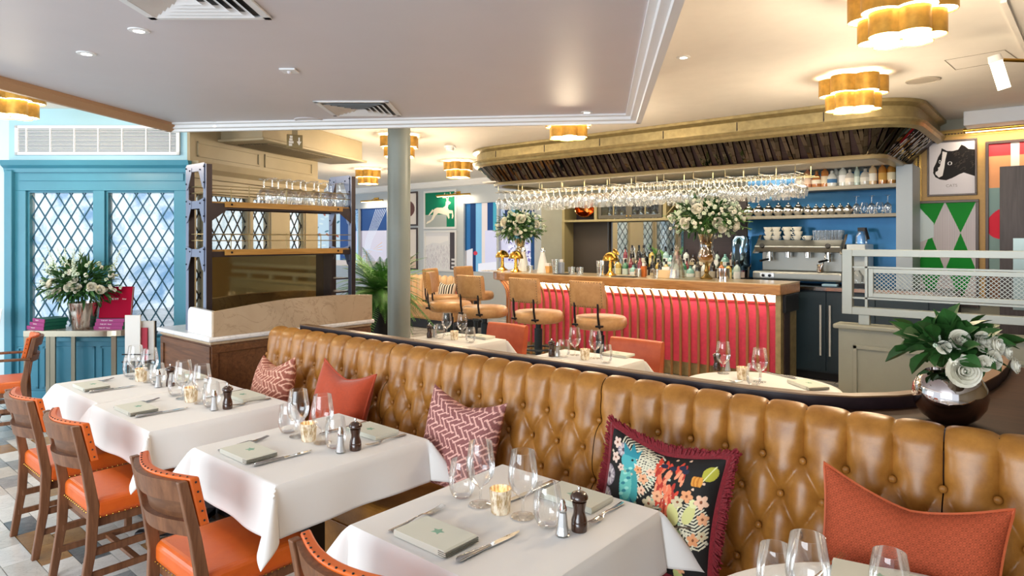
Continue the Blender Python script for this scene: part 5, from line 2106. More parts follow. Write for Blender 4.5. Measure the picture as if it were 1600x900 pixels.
xa, xb = cxp(1042), cxp(1088)
for k in range(-1, 3):
    for sg in (1, -1):
        x = xa + (xb - xa) * (k + 0.5) / 2
        p0 = Vector((x - sg * 0.18, 0, 1.99))
        p1 = Vector((x + sg * 0.18, 0, 2.36))
        if min(p0.x, p1.x) > xa - 0.1 and max(p0.x, p1.x) < xb + 0.1:
            MB().bar((p0.x, CY + 0.15, p0.z), (p1.x, CY + 0.15, p1.z), 0.26, 0.014, up=(1, 0, 0)).build('lattice_board', M['oliv2'], cb)
MB().box(cxp(938), cxp(1052), BY - 0.045, BY - 0.031, 1.14, 1.95).build('mirror', M['mirror'], cb)
MB().box(ca + 0.05, cxp(936), CY + 0.25, BY - 0.03, 1.12, 1.955).build('dark_panel', mat('dark_brown_panel', '#3b332b', 0.45), cb)
# copper bowl in the niche
cpb = thing('copper_bowl', 'large copper bowl tilted in the cabinet niche', 'bowl', ((cxp(884) + cxp(926)) / 2 + 0.02, CY + 0.17, 2.16))
cpb.rotation_euler = (1.05, 0.15, 0.25)
MB().lathe([(0.0005, -0.11), (0.06, -0.11), (0.13, -0.05), (0.165, 0.05), (0.172, 0.054), (0.165, 0.06), (0.12, -0.03), (0.0005, -0.09)], 36).build('body', mat('copper', '#c4763c', 0.15, 1.0), cpb, smooth=True, angle=60)
# glasses behind the doors
for k in range(9):
    x = x0 + 0.1 + (x1 - x0 - 0.2) * k / 8
    tag(inst('cabinet_glass', FLIP, None, (x, CY + 0.17, 1.991)), 'wine glass behind the cabinet glass doors, %s from the copper bowl' % nth(k), 'wine glass', 'glasses inside the back bar cabinet')

# bottles
BOT = {}


def bottle(kind, col, lab):
    key = (kind, col, lab)
    if key not in BOT:
        pr = {'wine': [(0.0005, 0), (0.036, 0), (0.037, 0.01), (0.037, 0.19), (0.03, 0.215), (0.0145, 0.24), (0.014, 0.305), (0.0005, 0.306)],
              'spirit': [(0.0005, 0), (0.042, 0), (0.043, 0.01), (0.043, 0.165), (0.036, 0.19), (0.016, 0.21), (0.0155, 0.25), (0.0005, 0.251)],
              'squat': [(0.0005, 0), (0.05, 0), (0.054, 0.02), (0.054, 0.10), (0.04, 0.14), (0.018, 0.16), (0.018, 0.19), (0.0005, 0.191)]}[kind]
        ht = pr[-1][1]
        hw = pr[2][0]
        m = mat('bottle_' + col[1:], col, 0.06, spec=0.8, coat=0.5)
        a = MB().lathe(pr, 20).mesh('glass_body', m, True, 40)
        b = MB().lathe([(hw + 0.0008, 0.045), (hw + 0.0008, 0.13 if kind != 'squat' else 0.09)], 20).mesh('paper_label', mat('label_' + lab[1:], lab, 0.7), True)
        c = MB().lathe([(0.0165, ht - 0.03), (0.0165, ht + 0.012), (0.0005, ht + 0.012)], 14).mesh('cap', mat('cap_' + col[1:], '#1a1a1a' if lab != '#e8e2d2' else '#9a7a35', 0.4), True)
        BOT[key] = (a, b, c)
    return BOT[key]


def put_bottle(kind, col, lab, loc, label, group, s=1.0):
    a, b, c = bottle(kind, col, lab)
    t = thing('bottle', label, 'bottle', loc, 0, group)
    t.scale = (s, s, s)
    inst('glass_body', a, t)
    inst('paper_label', b, t)
    inst('cap', c, t)


rs = random.Random(14)
kinds = [('wine', '#14180f', '#d9d3c2'), ('spirit', '#c9712a', '#e8e2d2'), ('spirit', '#c9a94a', '#e6d9a0'), ('wine', '#1d2b1a', '#cfc8b8'), ('spirit', '#b9cdc6', '#e9ecec'), ('spirit', '#2f7a55', '#d6e0d2'),
         ('spirit', '#9fc3c4', '#f0f0ee'), ('squat', '#7fb6ae', '#eef2ee'), ('wine', '#4a1220', '#c9b8a8'), ('wine', '#7c1d33', '#e4d4cc'), ('wine', '#20180f', '#bfb6a4'), ('spirit', '#cfd6d2', '#dcdcdc'),
         ('spirit', '#d8dcd6', '#b9b4a8'), ('squat', '#3a3026', '#c7b892'), ('wine', '#0f1216', '#a89f8c')]
cname = {'#14180f': 'near-black', '#c9712a': 'amber', '#c9a94a': 'golden', '#1d2b1a': 'dark green', '#b9cdc6': 'pale grey-green', '#2f7a55': 'green', '#9fc3c4': 'pale blue', '#7fb6ae': 'turquoise', '#4a1220': 'dark red', '#7c1d33': 'wine red',
         '#20180f': 'brown-black', '#cfd6d2': 'clear', '#d8dcd6': 'frosted', '#3a3026': 'dark brown', '#0f1216': 'black'}
stp = MB().box(cxp(940), xe - 0.1, 8.70, BY - 0.05, 1.12, 1.27).build('bottle_step', M['dark'], None, bevel=0.003)
tag(stp, 'dark raised step carrying the rear row of bottles', 'bottle step')
ba, bbx = at_y(958, 400, 8.55).x, at_y(1165, 400, 8.55).x
for row, (y, z) in enumerate(((8.44, 1.121), (8.60, 1.121), (8.80, 1.271))):
    nrow = 18
    for k in range(nrow):
        x = ba + (bbx - ba) * (k + 0.5) / nrow + rs.uniform(-0.02, 0.02)
        kd, col, lab = kinds[(k * 2 + row * 4 + rs.randrange(2)) % len(kinds)]
        rown = ('front', 'middle', 'rear')[row]
        put_bottle(kd, col, lab, (x, y, z), '%s %s bottle before bar mirror, %s from far end, %s row' % (cname[col], kd, nth(k), rown), 'bottles before the bar mirror', rs.uniform(0.92, 1.08))
# spirits on the upper right shelf
sp = [('squat', '#d8cdb8', '#f0ece2'), ('spirit', '#c58a68', '#e8cdb8'), ('squat', '#b0713e', '#e8e2d2'), ('spirit', '#b9763a', '#e2d3b8'), ('squat', '#d9dcd9', '#3a6ea0'), ('spirit', '#cfd0c8', '#f5f4ef'), ('spirit', '#d8dcd6', '#f6f6f6'), ('squat', '#cfc9c0', '#efe7da'),
      ('wine', '#bcd0c8', '#e0ece4'), ('squat', '#c6c2b8', '#e2ded4'), ('spirit', '#d2b890', '#f4efe4'), ('spirit', '#b8772f', '#c89a4a'), ('spirit', '#a9762f', '#ddd2b4')]
nm = ['cream', 'rose', 'copper', 'amber', 'blue-labelled', 'pale', 'white-labelled', 'ivory', 'tall pale green', 'grey', 'beige', 'golden', 'ochre']
for k, px in enumerate((1250, 1262, 1276, 1289, 1300, 1303, 1317, 1328, 1339, 1352, 1364, 1379, 1393)):
    x = at_y(px, 280, 8.74).x
    kd, col, lab = sp[k]
    put_bottle(kd, col, lab, (x, 8.74 + (0.09 if k == 5 else 0), 2.331), nm[k] + ' bottle on the upper shelf of the blue niche', 'spirits on the upper shelf', 1.05 if kd != 'wine' else 0.85)

# teapots
tb = MB().lathe([(0.0005, 0), (0.035, 0), (0.04, 0.008), (0.066, 0.04), (0.068, 0.065), (0.05, 0.10), (0.03, 0.112), (0.032, 0.118), (0.02, 0.130), (0.0005, 0.134)], 24).mesh('body', M['chrome'], True, 50)
tk = MB().ball((0, 0, 0.143), 0.011, 10, 6).mesh('lid_knob', M['chrome'], True)
tspout = MB().tube([(0.05, 0, 0.04), (0.085, 0, 0.06), (0.10, 0, 0.10)], [0.016, 0.011, 0.008], 8).mesh('spout', M['chrome'], True)
th_ = MB().tube([(-0.05 - 0.05 * math.sin(a), 0, 0.065 + 0.035 * math.cos(a)) for a in np.linspace(0, pi, 9)], 0.006, 6).mesh('handle', M['chrome'], True)
for k in range(12):
    px = 1170 + k * 15.5 if k < 6 else 1263 + (k - 6) * 12.5
    s_ = 1.12 if k < 6 else 0.92
    x = at_y(px, 330, 8.75).x
    t = thing('teapot', '%s %s silver teapot from the urn on the lower niche shelf' % (nth(k % 6), 'large' if k < 6 else 'small'), 'teapot', (x, 8.75, 1.9855), -0.6, ('large' if k < 6 else 'small') + ' silver teapots on the niche shelf')
    t.scale = (s_, s_, s_)
    inst('body', tb, t)
    inst('lid_knob', tk, t)
    inst('spout', tspout, t)
    inst('handle', th_, t)
for k, px in enumerate((1338, 1350, 1362, 1374, 1387)):
    x = at_y(px, 330, 8.72).x
    tag(inst('shelf_glass', TUMB if k % 2 else FLIP, None, (x, 8.72, 1.986)), 'clear glass on the niche shelf, %s after the teapots' % nth(k), 'glass', 'glasses beside the teapots')

# espresso machine
EY = 8.40
ex0, ex1 = at_y(1178, 400, EY).x, at_y(1318, 400, EY).x
em = thing('espresso_machine', 'wide steel espresso machine with four group heads', 'espresso machine', (ex0, EY, 1.121))
w = ex1 - ex0
M['esteel'] = mat('brushed_steel', '#979995', 0.36, 0.9)
MB().box(0, w, -0.06, 0.42, 0.05, 0.16).build('drip_tray', M['esteel'], em, bevel=0.025, seg=3)
MB().box(0.05, w - 0.05, 0.16, 0.42, 0.16, 0.44).build('back_body', M['esteel'], em, bevel=0.01)
MB().prism([(-0.02, 0.40), (0.42, 0.40), (0.42, 0.55), (0.10, 0.55), (-0.05, 0.47)], 0.02, w - 0.02, Matrix.Rotation(pi / 2, 4, 'Z') @ Matrix.Rotation(pi / 2, 4, 'X')).build('control_head', M['esteel'], em, bevel=0.01)
for x in (0.0, w - 0.03):
    MB().prism([(-0.06, 0.38), (0.42, 0.38), (0.42, 0.62), (0.2, 0.62)], x, x + 0.03, Matrix.Rotation(pi / 2, 4, 'Z') @ Matrix.Rotation(pi / 2, 4, 'X')).build('side_cheek', M['steel'], em, bevel=0.004)
for k in range(4):
    x = 0.18 + k * (w - 0.36) / 3
    MB().cyl((x, 0.06), 0.04, 0.335, 0.41, 16).build('group_head', M['chrome'], em, smooth=True)
    if k in (0, 3):
        h = MB().cyl((x, 0.06), 0.045, 0.29, 0.33, 16).build('portafilter', M['chrome'], em, smooth=True)
        MB().tube([(x, 0.02, 0.31), (x - 0.05, -0.14, 0.29)], 0.014, 8).build('portafilter_handle', M['black'], h, smooth=True)
MB().box(0.1, 0.27, -0.064, -0.058, 0.07, 0.14).build('badge', M['steel'], em)
for x in (0.14, 0.22):
    MB().cyl((0, 0), 0.018, 0, 0.012, 12).build('dial', M['black'], em, (x, -0.064, 0.105), (pi / 2, 0, 0))
for x in (0.12, w - 0.16):
    MB().cyl((0, 0), 0.03, 0, 0.03, 14).build('steam_knob', M['black'], em, (x, -0.03, 0.47), (pi / 2 - 0.5, 0, 0))
for x in (0.06, w - 0.06):
    MB().cyl((x, 0.0), 0.022, 0, 0.05, 12).build('foot', M['black'], em)
    MB().cyl((x, 0.36), 0.022, 0, 0.05, 12).build('foot', M['black'], em)
MB().tube([(w - 0.2, 0.02, 0.4), (w - 0.2, -0.04, 0.3), (w - 0.24, -0.05, 0.2)], 0.007, 6).build('steam_wand', M['chrome'], em, smooth=True)
tag(inst('steam_jug', MB().lathe([(0.0005, 0), (0.045, 0), (0.047, 0.01), (0.038, 0.07), (0.043, 0.095)], 18).mesh('steam_jug', M['chrome'], True), None, (ex0 + w - 0.25, EY - 0.01, 1.2815)), 'steel milk jug under the steam wand', 'jug')
CUPB = MB().lathe([(0.0005, 0), (0.03, 0), (0.045, 0.02), (0.055, 0.055), (0.052, 0.055), (0.04, 0.02), (0.0005, 0.008)], 20)
CUPB.tube([(0.05 + 0.025 * math.sin(a), 0, 0.03 + 0.018 * math.cos(a)) for a in np.linspace(0, pi, 7)], 0.005, 5)
CUP = CUPB.mesh('coffee_cup', mat('white_china', '#eceadf', 0.25), True, 50)
for k, px in enumerate((1199, 1212, 1229, 1245, 1262)):
    for j in range(3 if k < 4 else 1):
        x = at_y(px, 370, EY + 0.2).x + (0.01 if j % 2 else 0)
        tag(inst('coffee_cup', CUP, None, (x, EY + 0.22, 1.6715 + j * 0.0555), (0, 0, 0.4 * j + k)), 'white cup on the espresso machine, %s stack from the boiler, %s up' % (nth(k), nth(j)), 'cup', 'cups stacked on the espresso machine')
SHOT = MB().lathe([(0.0005, 0.0), (0.03, 0.0), (0.036, 0.12), (0.034, 0.12), (0.028, 0.01), (0.0005, 0.008)], 16).mesh('latte_glass', M['glass'], True, 50)
for k in range(8):
    for j in range(2):
        x = at_y(1276 + k * 5.4, 370, EY + 0.2).x
        tag(inst('latte_glass', SHOT, None, (x, EY + 0.15 + j * 0.09, 1.6715)), 'straight glass on the espresso machine, %s after the cups, %s row' % (nth(k), ('front', 'back')[j]), 'glass', 'glasses on the espresso machine')
# blue water boiler, filter brewer
wb = thing('water_boiler', 'polished blue water boiler beside the espresso machine', 'boiler', (at_y(1153, 400, 8.5).x, 8.55, 1.121))
MB().box(-0.12, 0.12, -0.03, 0.2, 0, 0.05).build('base', M['black'], wb)
MB().lathe([(0.0005, 0.14), (0.08, 0.15), (0.12, 0.22), (0.125, 0.55), (0.1, 0.60), (0.0005, 0.61)], 28).build('tank', mat('blue_steel', '#8fb6d8', 0.12, 1.0), wb, (0, 0.06, 0), smooth=True, angle=50)
MB().box(-0.03, 0.03, -0.075, -0.06, 0.18, 0.5).build('control_strip', M['navy'], wb)
MB().cyl((0, 0), 0.02, 0, 0.006, 14).build('dial', M['steel'], wb, (0, -0.076, 0.26), (pi / 2, 0, 0))
for x in (-0.1, 0.1):
    MB().cyl((x, 0.06), 0.012, 0.04, 0.2, 10).build('leg', M['steel'], wb)
fbz = thing('filter_brewer', 'pale filter coffee brewer with glass jug beside espresso machine', 'coffee brewer', (at_y(1341, 400, 8.5).x, 8.5, 1.121))
MB().box(-0.1, 0.1, 0.02, 0.3, 0, 0.5).build('body', mat('pale_brewer', '#b9c4c8', 0.35), fbz, bevel=0.01)
MB().box(-0.1, 0.1, -0.12, 0.02, 0.36, 0.5).build('brew_head', mat('pale_brewer_head', '#c3ccd0', 0.35), fbz, bevel=0.01)
MB().box(-0.1, 0.1, -0.12, 0.02, 0.0, 0.04).build('hot_plate', M['black'], fbz)
MB().lathe([(0.03, 0.15), (0.07, 0.08), (0.065, 0.0), (0.0005, 0.0)], 18).build('glass_jug', M['glass'], fbz, (0, -0.05, 0.045), smooth=True)
MB().lathe([(0.03, 0.15), (0.07, 0.08), (0.065, 0.0), (0.0005, 0.0)], 18).build('upper_jug', M['glass'], fbz, (0.0, 0.15, 0.505), smooth=True)
MB().box(-0.03, 0.05, 0.1, 0.2, 0.655, 0.70).build('jug_lid', M['black'], fbz)
MB().bar((0.05, 0.12, 0.69), (0.09, 0.08, 0.56), 0.025, 0.02).build('jug_handle', M['black'], fbz)
# metal canisters near the counter end
for k, px in enumerate((1364, 1374, 1385)):
    x = at_y(px, 480, 6.2).x
tag(MB().box(at_y(1288, 450, 8.42).x, at_y(1312, 450, 8.42).x, 8.30, 8.42, 1.1205, 1.15).build('folded_towel', mat('blue_towel', '#8fb2cc', 0.85), None, bevel=0.01), 'folded pale blue towel on the back counter edge', 'towel')
for k, px in enumerate((1126, 1134)):
    tag(inst('steel_canister', MB().cyl((0, 0), 0.045, 0, 0.13, 20).mesh('steel_canister', M['chrome'], True), None, (at_y(px, 420, 7.85).x, 7.85, BT + 0.0005)), '%s steel canister on the bar beside the flower urn' % ('nearer', 'farther')[k], 'canister', 'steel canisters by the urn')

# ================================================================ things on the bar top
def bar_x(px, y):
    return at_y(px, 430, y).x


def mushroom(label, px, y):
    t = thing('table_lamp', label, 'lamp', (bar_x(px, y), y, BT + 0.0005), 0, 'brass mushroom lamps on the bar')
    MB().lathe([(0.0005, 0), (0.085, 0), (0.088, 0.01), (0.05, 0.03), (0.028, 0.06), (0.022, 0.2), (0.0005, 0.2)], 28).build('base', M['brass'], t, smooth=True, angle=50)
    MB().lathe([(0.112, 0.20), (0.114, 0.205), (0.102, 0.25), (0.07, 0.295), (0.02, 0.318), (0.0005, 0.32)], 28).build('shade', M['brass'], t, smooth=True, angle=50)
    MB().ball((0, 0, 0.215), 0.028, 12, 8).build('bulb', M['glow'], t, smooth=True)
    light('lamp_glow', 'POINT', (t.location.x, t.location.y - 0.02, BT + 0.17), 2.2, WARM, 0.04)


mushroom('brass mushroom lamp in mid bar before the bottles', 954, 7.62)
mushroom('brass mushroom lamp nearer the camera at the far bar end', 806, 7.52)
mushroom('brass mushroom lamp farthest along the bar', 785, 7.85)


def urn(label, px, y, s, R, H, seed, n1, n2, lift=0.72):
    t = thing('flower_urn', label, 'flower arrangement', (bar_x(px, y), y, BT + 0.0005))
    g = glass_mat('amber_glass', (0.72, 0.56, 0.26), 0.02, 0.35, 0.15)
    MB().lathe([(r * s, z * s) for r, z in [(0.0005, 0), (0.085, 0), (0.088, 0.02), (0.05, 0.05), (0.025, 0.08), (0.04, 0.11), (0.026, 0.14), (0.022, 0.19), (0.03, 0.22)]], 28).build('foot', M['bronze'], t, smooth=True, angle=50)
    MB().lathe([(r * s, z * s) for r, z in [(0.03, 0.22), (0.10, 0.25), (0.125, 0.31), (0.115, 0.36), (0.088, 0.41), (0.09, 0.50), (0.115, 0.60), (0.13, 0.63)]], 28).build('urn_bowl', g, t, smooth=True, angle=60)
    MB().lathe([(r * s, z * s) for r, z in [(0.0005, 0.225), (0.095, 0.255), (0.118, 0.31), (0.108, 0.345), (0.0005, 0.345)]], 24).build('water', mat('amber_water', '#a8863e', 0.1), t, smooth=True)
    bouquet(t, (0, 0, lift), R, H, 620, 0, n2, seed, 0.10, 0.03, 0.05, 0.022, mleaf=M['leaf'])
    r_ = random.Random(seed + 1)
    for k in range(n1):
        a, b = r_.uniform(-0.75, 0.75), r_.uniform(-0.5, 0.7)
        v = Vector((RX, RY, 0)) * (a * R) - Vector((FX, FY, 0)) * (R * 0.72 * (1 - 0.4 * abs(a)))
        d = (v.normalized() + Vector((0, 0, b))).normalized()
        q_ = r_.uniform(0.05, 0.068)
        inst('rose', ROSE, t, (v.x, v.y, lift + b * H), d.to_track_quat('Z', 'Y').to_euler(), (q_, q_, q_))
    q = MB()
    for k in range(26):
        a = r_.uniform(0, 2 * pi)
        p = Vector((0, 0, lift - 0.25))
        e = Vector((math.cos(a) * R * 1.15, math.sin(a) * R * 1.15, lift + r_.uniform(-0.75, 0.5) * H))
        q.tube([p, p.lerp(e, 0.5) + Vector((0, 0, 0.12)), e], 0.003, 4, False)
        for j in range(16):
            t_ = 0.4 + 0.6 * j / 16
            pp = p.lerp(e, t_) + Vector((0, 0, 0.12 * 4 * t_ * (1 - t_) * 0.5))
            leaf_quad(q, pp, Vector((math.cos(a + j), math.sin(a + j), r_.uniform(-.4, .4))), Vector((0, 0, 1)), 0.06, 0.014)
    tag(q.build('trailing_sprays', M['leaf2'], t), kind='stuff')


urn('gold glass urn of white flowers near the bar end', 1104, 7.70, 0.88, 0.47, 0.27, 41, 6, 190, 0.75)
urn('gold glass urn of white flowers at the far bar end', 812, 7.95, 0.80, 0.38, 0.30, 55, 4, 120, 0.68)
# cut-glass decanter, conical bottles and small bar pieces
mcut = glass_mat('cut_glass', (0.93, 0.95, 0.93), 0.12, 0.5, 0.25)
dc = thing('decanter', 'tall cut-glass decanter on the bar beside the urn', 'decanter', (bar_x(1058, 7.55), 7.55, BT + 0.0005))
MB().lathe([(0.0005, 0), (0.10, 0), (0.102, 0.01), (0.085, 0.12), (0.05, 0.29), (0.03, 0.34), (0.036, 0.36)], 14).build('body', mcut, dc)
MB().lathe([(0.012, 0.35), (0.03, 0.39), (0.0005, 0.43)], 10).build('stopper', mcut, dc)
for k, (px, y) in enumerate(((848, 7.6), (818, 7.78))):
    t = thing('water_carafe', 'white conical carafe %s' % ('beside the patterned tumblers on the bar' if k == 0 else 'between the two far brass lamps'), 'carafe', (bar_x(px, y), y, BT + 0.0005))
    MB().lathe([(0.0005, 0), (0.085, 0), (0.088, 0.01), (0.055, 0.18), (0.032, 0.28), (0.034, 0.30)], 24).build('body', mat('frosted_carafe', '#eef0ee', 0.25), t, smooth=True, angle=50)
    MB().lathe([(0.034, 0.30), (0.036, 0.33), (0.02, 0.37), (0.0005, 0.375)], 16).build('stopper', M['chrome'], t, smooth=True)
TALL = MB().lathe([(0.0005, 0), (0.045, 0), (0.055, 0.2), (0.052, 0.2), (0.042, 0.01), (0.0005, 0.01)], 20).mesh('bar_glass', mcut, True, 50)
LOWG = MB().lathe([(0.0005, 0), (0.045, 0), (0.052, 0.10), (0.049, 0.10), (0.042, 0.012), (0.0005, 0.012)], 20).mesh('bar_glass', mcut, True, 50)
for me, px, lb in ((TALL, 868, 'tall patterned glass tumbler on the bar'), (LOWG, 906, 'low rocks glass left of the mid bar lamp'), (LOWG, 997, 'low rocks glass right of the mid bar lamp'), (TALL, 938, 'slim glass standing next to the mid bar lamp'), (LOWG, 893, 'squat glass dish beside the straw holder'),
                   (LOWG, 1026, 'squat glass dish beside the cut-glass decanter'), (LOWG, 828, 'low glass near the far carafe')):
    tag(inst('bar_glass', me, None, (bar_x(px, 7.56), 7.56, BT + 0.0005)), lb, 'glass')
for px, c_, lb, wd_, ht in ((877, '#9aa4b4', 'grey straw holder with white straws on the bar', 0.035, 0.16), (857, '#d9a765', 'small wooden menu block on the bar', 0.05, 0.10), (1043, '#e3c79a', 'pale wooden box beside the cut-glass decanter', 0.09, 0.10), (1006, '#c46a20', 'amber bitters bottle on the bar', 0.03, 0.14)):
    t = thing('bar_caddy', lb, 'bar item', (bar_x(px, 7.62), 7.62, BT + 0.0005))
    MB().box(-wd_, wd_, -wd_, wd_, 0, ht).build('body', mat('caddy_' + c_[1:], c_, 0.4), t, bevel=0.006)
    MB().box(-wd_ * 0.6, wd_ * 0.6, -wd_ * 0.6, wd_ * 0.6, ht, ht + 0.04).build('top', M['paper'], t, bevel=0.004)
for k, px in enumerate((765, 775, 879, 970, 985)):
    tag(MB().box(-0.09, 0.09, -0.07, 0.07, 0, 0.012).build('bar_mat', mat('bar_mat_%d' % k, '#d8d4cb' if k < 2 else '#4a4a48', 0.7), None, (bar_x(px, 7.45), 7.42, BT + 0.0005), bevel=0.003),
        ['folded paper napkins at the far bar corner', 'stack of coasters beside the folded paper napkins', 'slim dark bar mat left of the mid bar lamp', 'slim dark bar mat before the mid bar lamp', 'slim dark bar mat right of the mid bar lamp'][k], 'bar mat')


# ================================================================ tables on the far side of the divider
RTAB = {'RA': (-4.72, -3.98, 3.78, 4.58, 'far table behind the divider', [('m', 671, 528), ('s', 679, 527), ('t', 688, 529), ('w', 698, 524), ('c', 710, 531), ('w', 722, 527), ('t', 735, 535)]),
        'RB': (-3.24, -2.50, 3.70, 4.50, 'middle table behind the divider', [('m', 862, 557), ('s', 871, 557), ('t', 881, 558), ('w', 898, 555), ('c', 914, 562), ('w', 930, 560), ('t', 947, 567)])}


def table_kit(kit, ph, nap):
    e = 0.0012
    cw_, ct_ = 0, 0
    for (k, px, py) in kit:
        p = at_h(px, py, TZ)
        l = (p.x, p.y, TZ + e)
        if k == 'w':
            put('wine_glass', WINE, l, 'stemmed wine glass %s the candle on the %s' % (('before', 'beyond')[cw_], ph), 'wine glass', 'wine glasses on tables')
            cw_ += 1
        elif k == 't':
            put('tumbler', TUMB, l, 'stemless tumbler %s on the %s' % (('next to the pepper mill', 'away from the pepper mill')[ct_], ph), 'tumbler', 'tumblers on tables')
            ct_ += 1
        elif k == 'c':
            votive(l, 'lit ribbed candle holder on the ' + ph)
        elif k == 's':
            salt(l, 'glass salt shaker with chrome cap on the ' + ph)
        elif k == 'm':
            mill(l, 'dark wooden pepper mill on the ' + ph)
    for (px, py, rz, lb) in nap:
        p = at_h(px, py, TZ)
        napkin((p.x, p.y, TZ + e), rz, 'folded pale napkin on the %s%s' % (ph, lb))


for key, (x0, x1, y0, y1, ph, kit) in RTAB.items():
    table_square(x0, x1, y0, y1, 'square pedestal ' + ph)
    cloth_square(x0, x1, y0, y1, 0.22, 40 + len(kit) + int(-x0 * 3), 'tablecloth', 'white linen cloth draped over the ' + ph)
    table_kit(kit, ph, [(965, 556, pi, '')] if key == 'RB' else [(752, 528, pi, '')])
cpt = at_h(1187, 604, TZ)
ph = 'round table behind the divider'
table_round(cpt.x, cpt.y, 0.47, 'round pedestal ' + ph)
cloth_round(cpt.x, cpt.y, 0.47, 0.24, 'white cloth over the ' + ph)
table_kit([('w', 1130, 584), ('m', 1120, 579), ('s', 1137, 580), ('c', 1160, 593), ('t', 1178, 602), ('w', 1187, 597)], ph, [(1262, 604, -0.7, '')])
p = at_h(1105, 597, TZ)
fork((p.x, p.y, TZ + 0.0012), -0.9, 'steel fork on the ' + ph)
p = at_h(1245, 593, TZ)
knife((p.x, p.y, TZ + 0.0012), 1.2, 'steel knife on the ' + ph)


def rear_chair(label, x, y):
    t = thing('tub_chair', label, 'chair', (x, y, 0), pi, 'coral leather chairs behind the divider')
    MB().box(-0.24, 0.24, -0.22, 0.24, 0.36, 0.47).build('seat', M['coral'], t, bevel=0.03, seg=3)

    def fn(i, j):
        a = 2 * pi * j
        sg = lambda v: math.copysign(abs(v) ** 0.45, v)
        x_ = -0.25 + 0.5 * i
        dz = 0.19 * sg(math.sin(a))
        return (x_, -0.26 + 0.35 * x_ * x_ - 0.15 * dz + 0.035 * sg(math.cos(a)), 0.63 + dz)
    q = MB().grid(fn, 14, 22)
    for i in (0, 14):
        q.f.append(tuple(j * 15 + i for j in range(22)))
    q.build('backrest', M['coral'], t, smooth=True, angle=60)
    for sx in (-0.2, 0.2):
        for sy in (-0.2, 0.2):
            MB().bar((sx, sy, 0), (sx * 0.95, sy * 0.95, 0.37), 0.035, 0.035).build('leg', M['chairwood'], t, bevel=0.003)


rear_chair('coral leather chair at the far table behind the divider', -4.35, 4.78)
rear_chair('coral leather chair at the middle table behind the divider', -2.83, 4.72)

# ================================================================ rear banquette by the windows
rbq = thing('rear_banquette', 'caramel leather banquette beneath the rear pictures', 'banquette', (-9.6, 8.35, 0))
MB().box(-1.2, 1.1, 0, 0.75, 0.16, 0.46).build('seat', M['stool'], rbq, bevel=0.05, seg=4)
MB().box(-1.2, 1.1, 0.06, 0.75, 0.0, 0.16).build('plinth', M['black'], rbq)
for k in range(13):
    MB().lathe([(0.088, 0.40), (0.09, 0.85), (0.075, 0.92), (0.03, 0.955), (0.0005, 0.96)], 14).build('back_channel', mat('cream_leather', '#d9b78c', 0.45) if k == 0 else bpy.data.materials['cream_leather'], rbq, (-1.1 + k * 0.174, 0.72, 0), smooth=True)
make_cushion('orange cushion on the rear caramel banquette', (-8.75, 8.85, 0.62), (TILT, 0, 0), 0.2, M['terracotta'], None, 0.03, 24)
make_cushion('black and white striped cushion on the rear banquette', (-9.2, 8.85, 0.65), (TILT, 0, 0.2), 0.2, print_mat('striped_fabric', 0.8), (lambda c: c.put(np.floor(c.x * 14) % 2 > 0, '#e8e0d2'))(Canvas(80, 80, '#2b2622')), 0.03, 60)


# ================================================================ pictures and stained windows on the rear wall
def framed(name, label, cv, x0, x1, z0, z1, y, fm, fw=0.03, cat='picture', glazed=True, pm=None):
    t = thing(name, label, cat, (x0, y, z0))
    w, h = x1 - x0, z1 - z0
    q = MB()
    for (a, b, c, d) in ((0, w, 0, fw), (0, w, h - fw, h), (0, fw, fw, h - fw), (w - fw, w, fw, h - fw)):
        q.box(a, b, -0.03, -0.001, c, d)
    q.build('frame', fm, t, bevel=0.003)
    print_panel('print', cv, w - 2 * fw, h - 2 * fw, pm or PICT, t, (fw, -0.012, fw))
    return t


PICT = print_mat('print_under_glass', 0.55)
PICT.node_tree.nodes['Principled BSDF'].inputs['Specular IOR Level'].default_value = 0.15
STAIN = print_mat('stained_glass', 0.4, see=0.55)
M['whiteframe'] = mat('white_frame', '#d9dde2', 0.5)
M['darkframe'] = mat('dark_frame', '#3a2a28', 0.4)


def zr(py, px, y):
    return at_y(px, py, y).z


# leaping stag on green
cv = Canvas(180, 220, '#0d7a5c')
cv.put((cv.y < 0.36) & (cv.x < 0.72), '#a9b3b4')
S = [(.03, .10), (.06, .16), (.20, .22), (.27, .36), (.30, .52), (.40, .56), (.60, .55), (.68, .60), (.70, .72), (.78, .74), (.86, .69), (.84, .65), (.78, .63), (.76, .54), (.80, .48), (.92, .46), (.95, .30), (.92, .23), (.89, .24), (.90, .38), (.80, .38), (.82, .26), (.79, .22), (.72, .34), (.62, .36), (.45, .40), (.36, .34), (.28, .22), (.16, .14), (.05, .10)]
cv.poly(S, '#efe9d8')
cv.poly([(.25, .52), (.18, .44), (.10, .34), (.13, .34), (.24, .42), (.30, .48)], '#efe9d8')
for pts in ([(.74, .73), (.72, .82), (.64, .88), (.66, .96)], [(.70, .84), (.60, .84)], [(.76, .74), (.78, .84), (.74, .93)], [(.78, .84), (.86, .90), (.84, .97)], [(.80, .86), (.90, .85)]):
    cv.line(pts, 0.022, '#efe9d8')
yy = RYW
framed('stag_picture', 'leaping white stag on green above a pale landscape picture', cv, rear_x(663), rear_x(714), zr(358, 690, yy), zr(297, 690, yy), yy, M['whiteframe'], 0.05)
cv = Canvas(140, 150, '#dfe3ec')
r_ = random.Random(3)
for k in range(420):
    x, y = r_.random(), r_.random() * 0.62
    cv.line([(x, y), (x + r_.uniform(-.01, .01), y + 0.06)], 0.008, ('#b9bccd', '#c7c3d6', '#eceef6')[k % 3])
cv.poly([(0, .62), (.25, .72), (.5, .70), (.78, .78), (.78, .9), (0, .9)], '#eceef4')
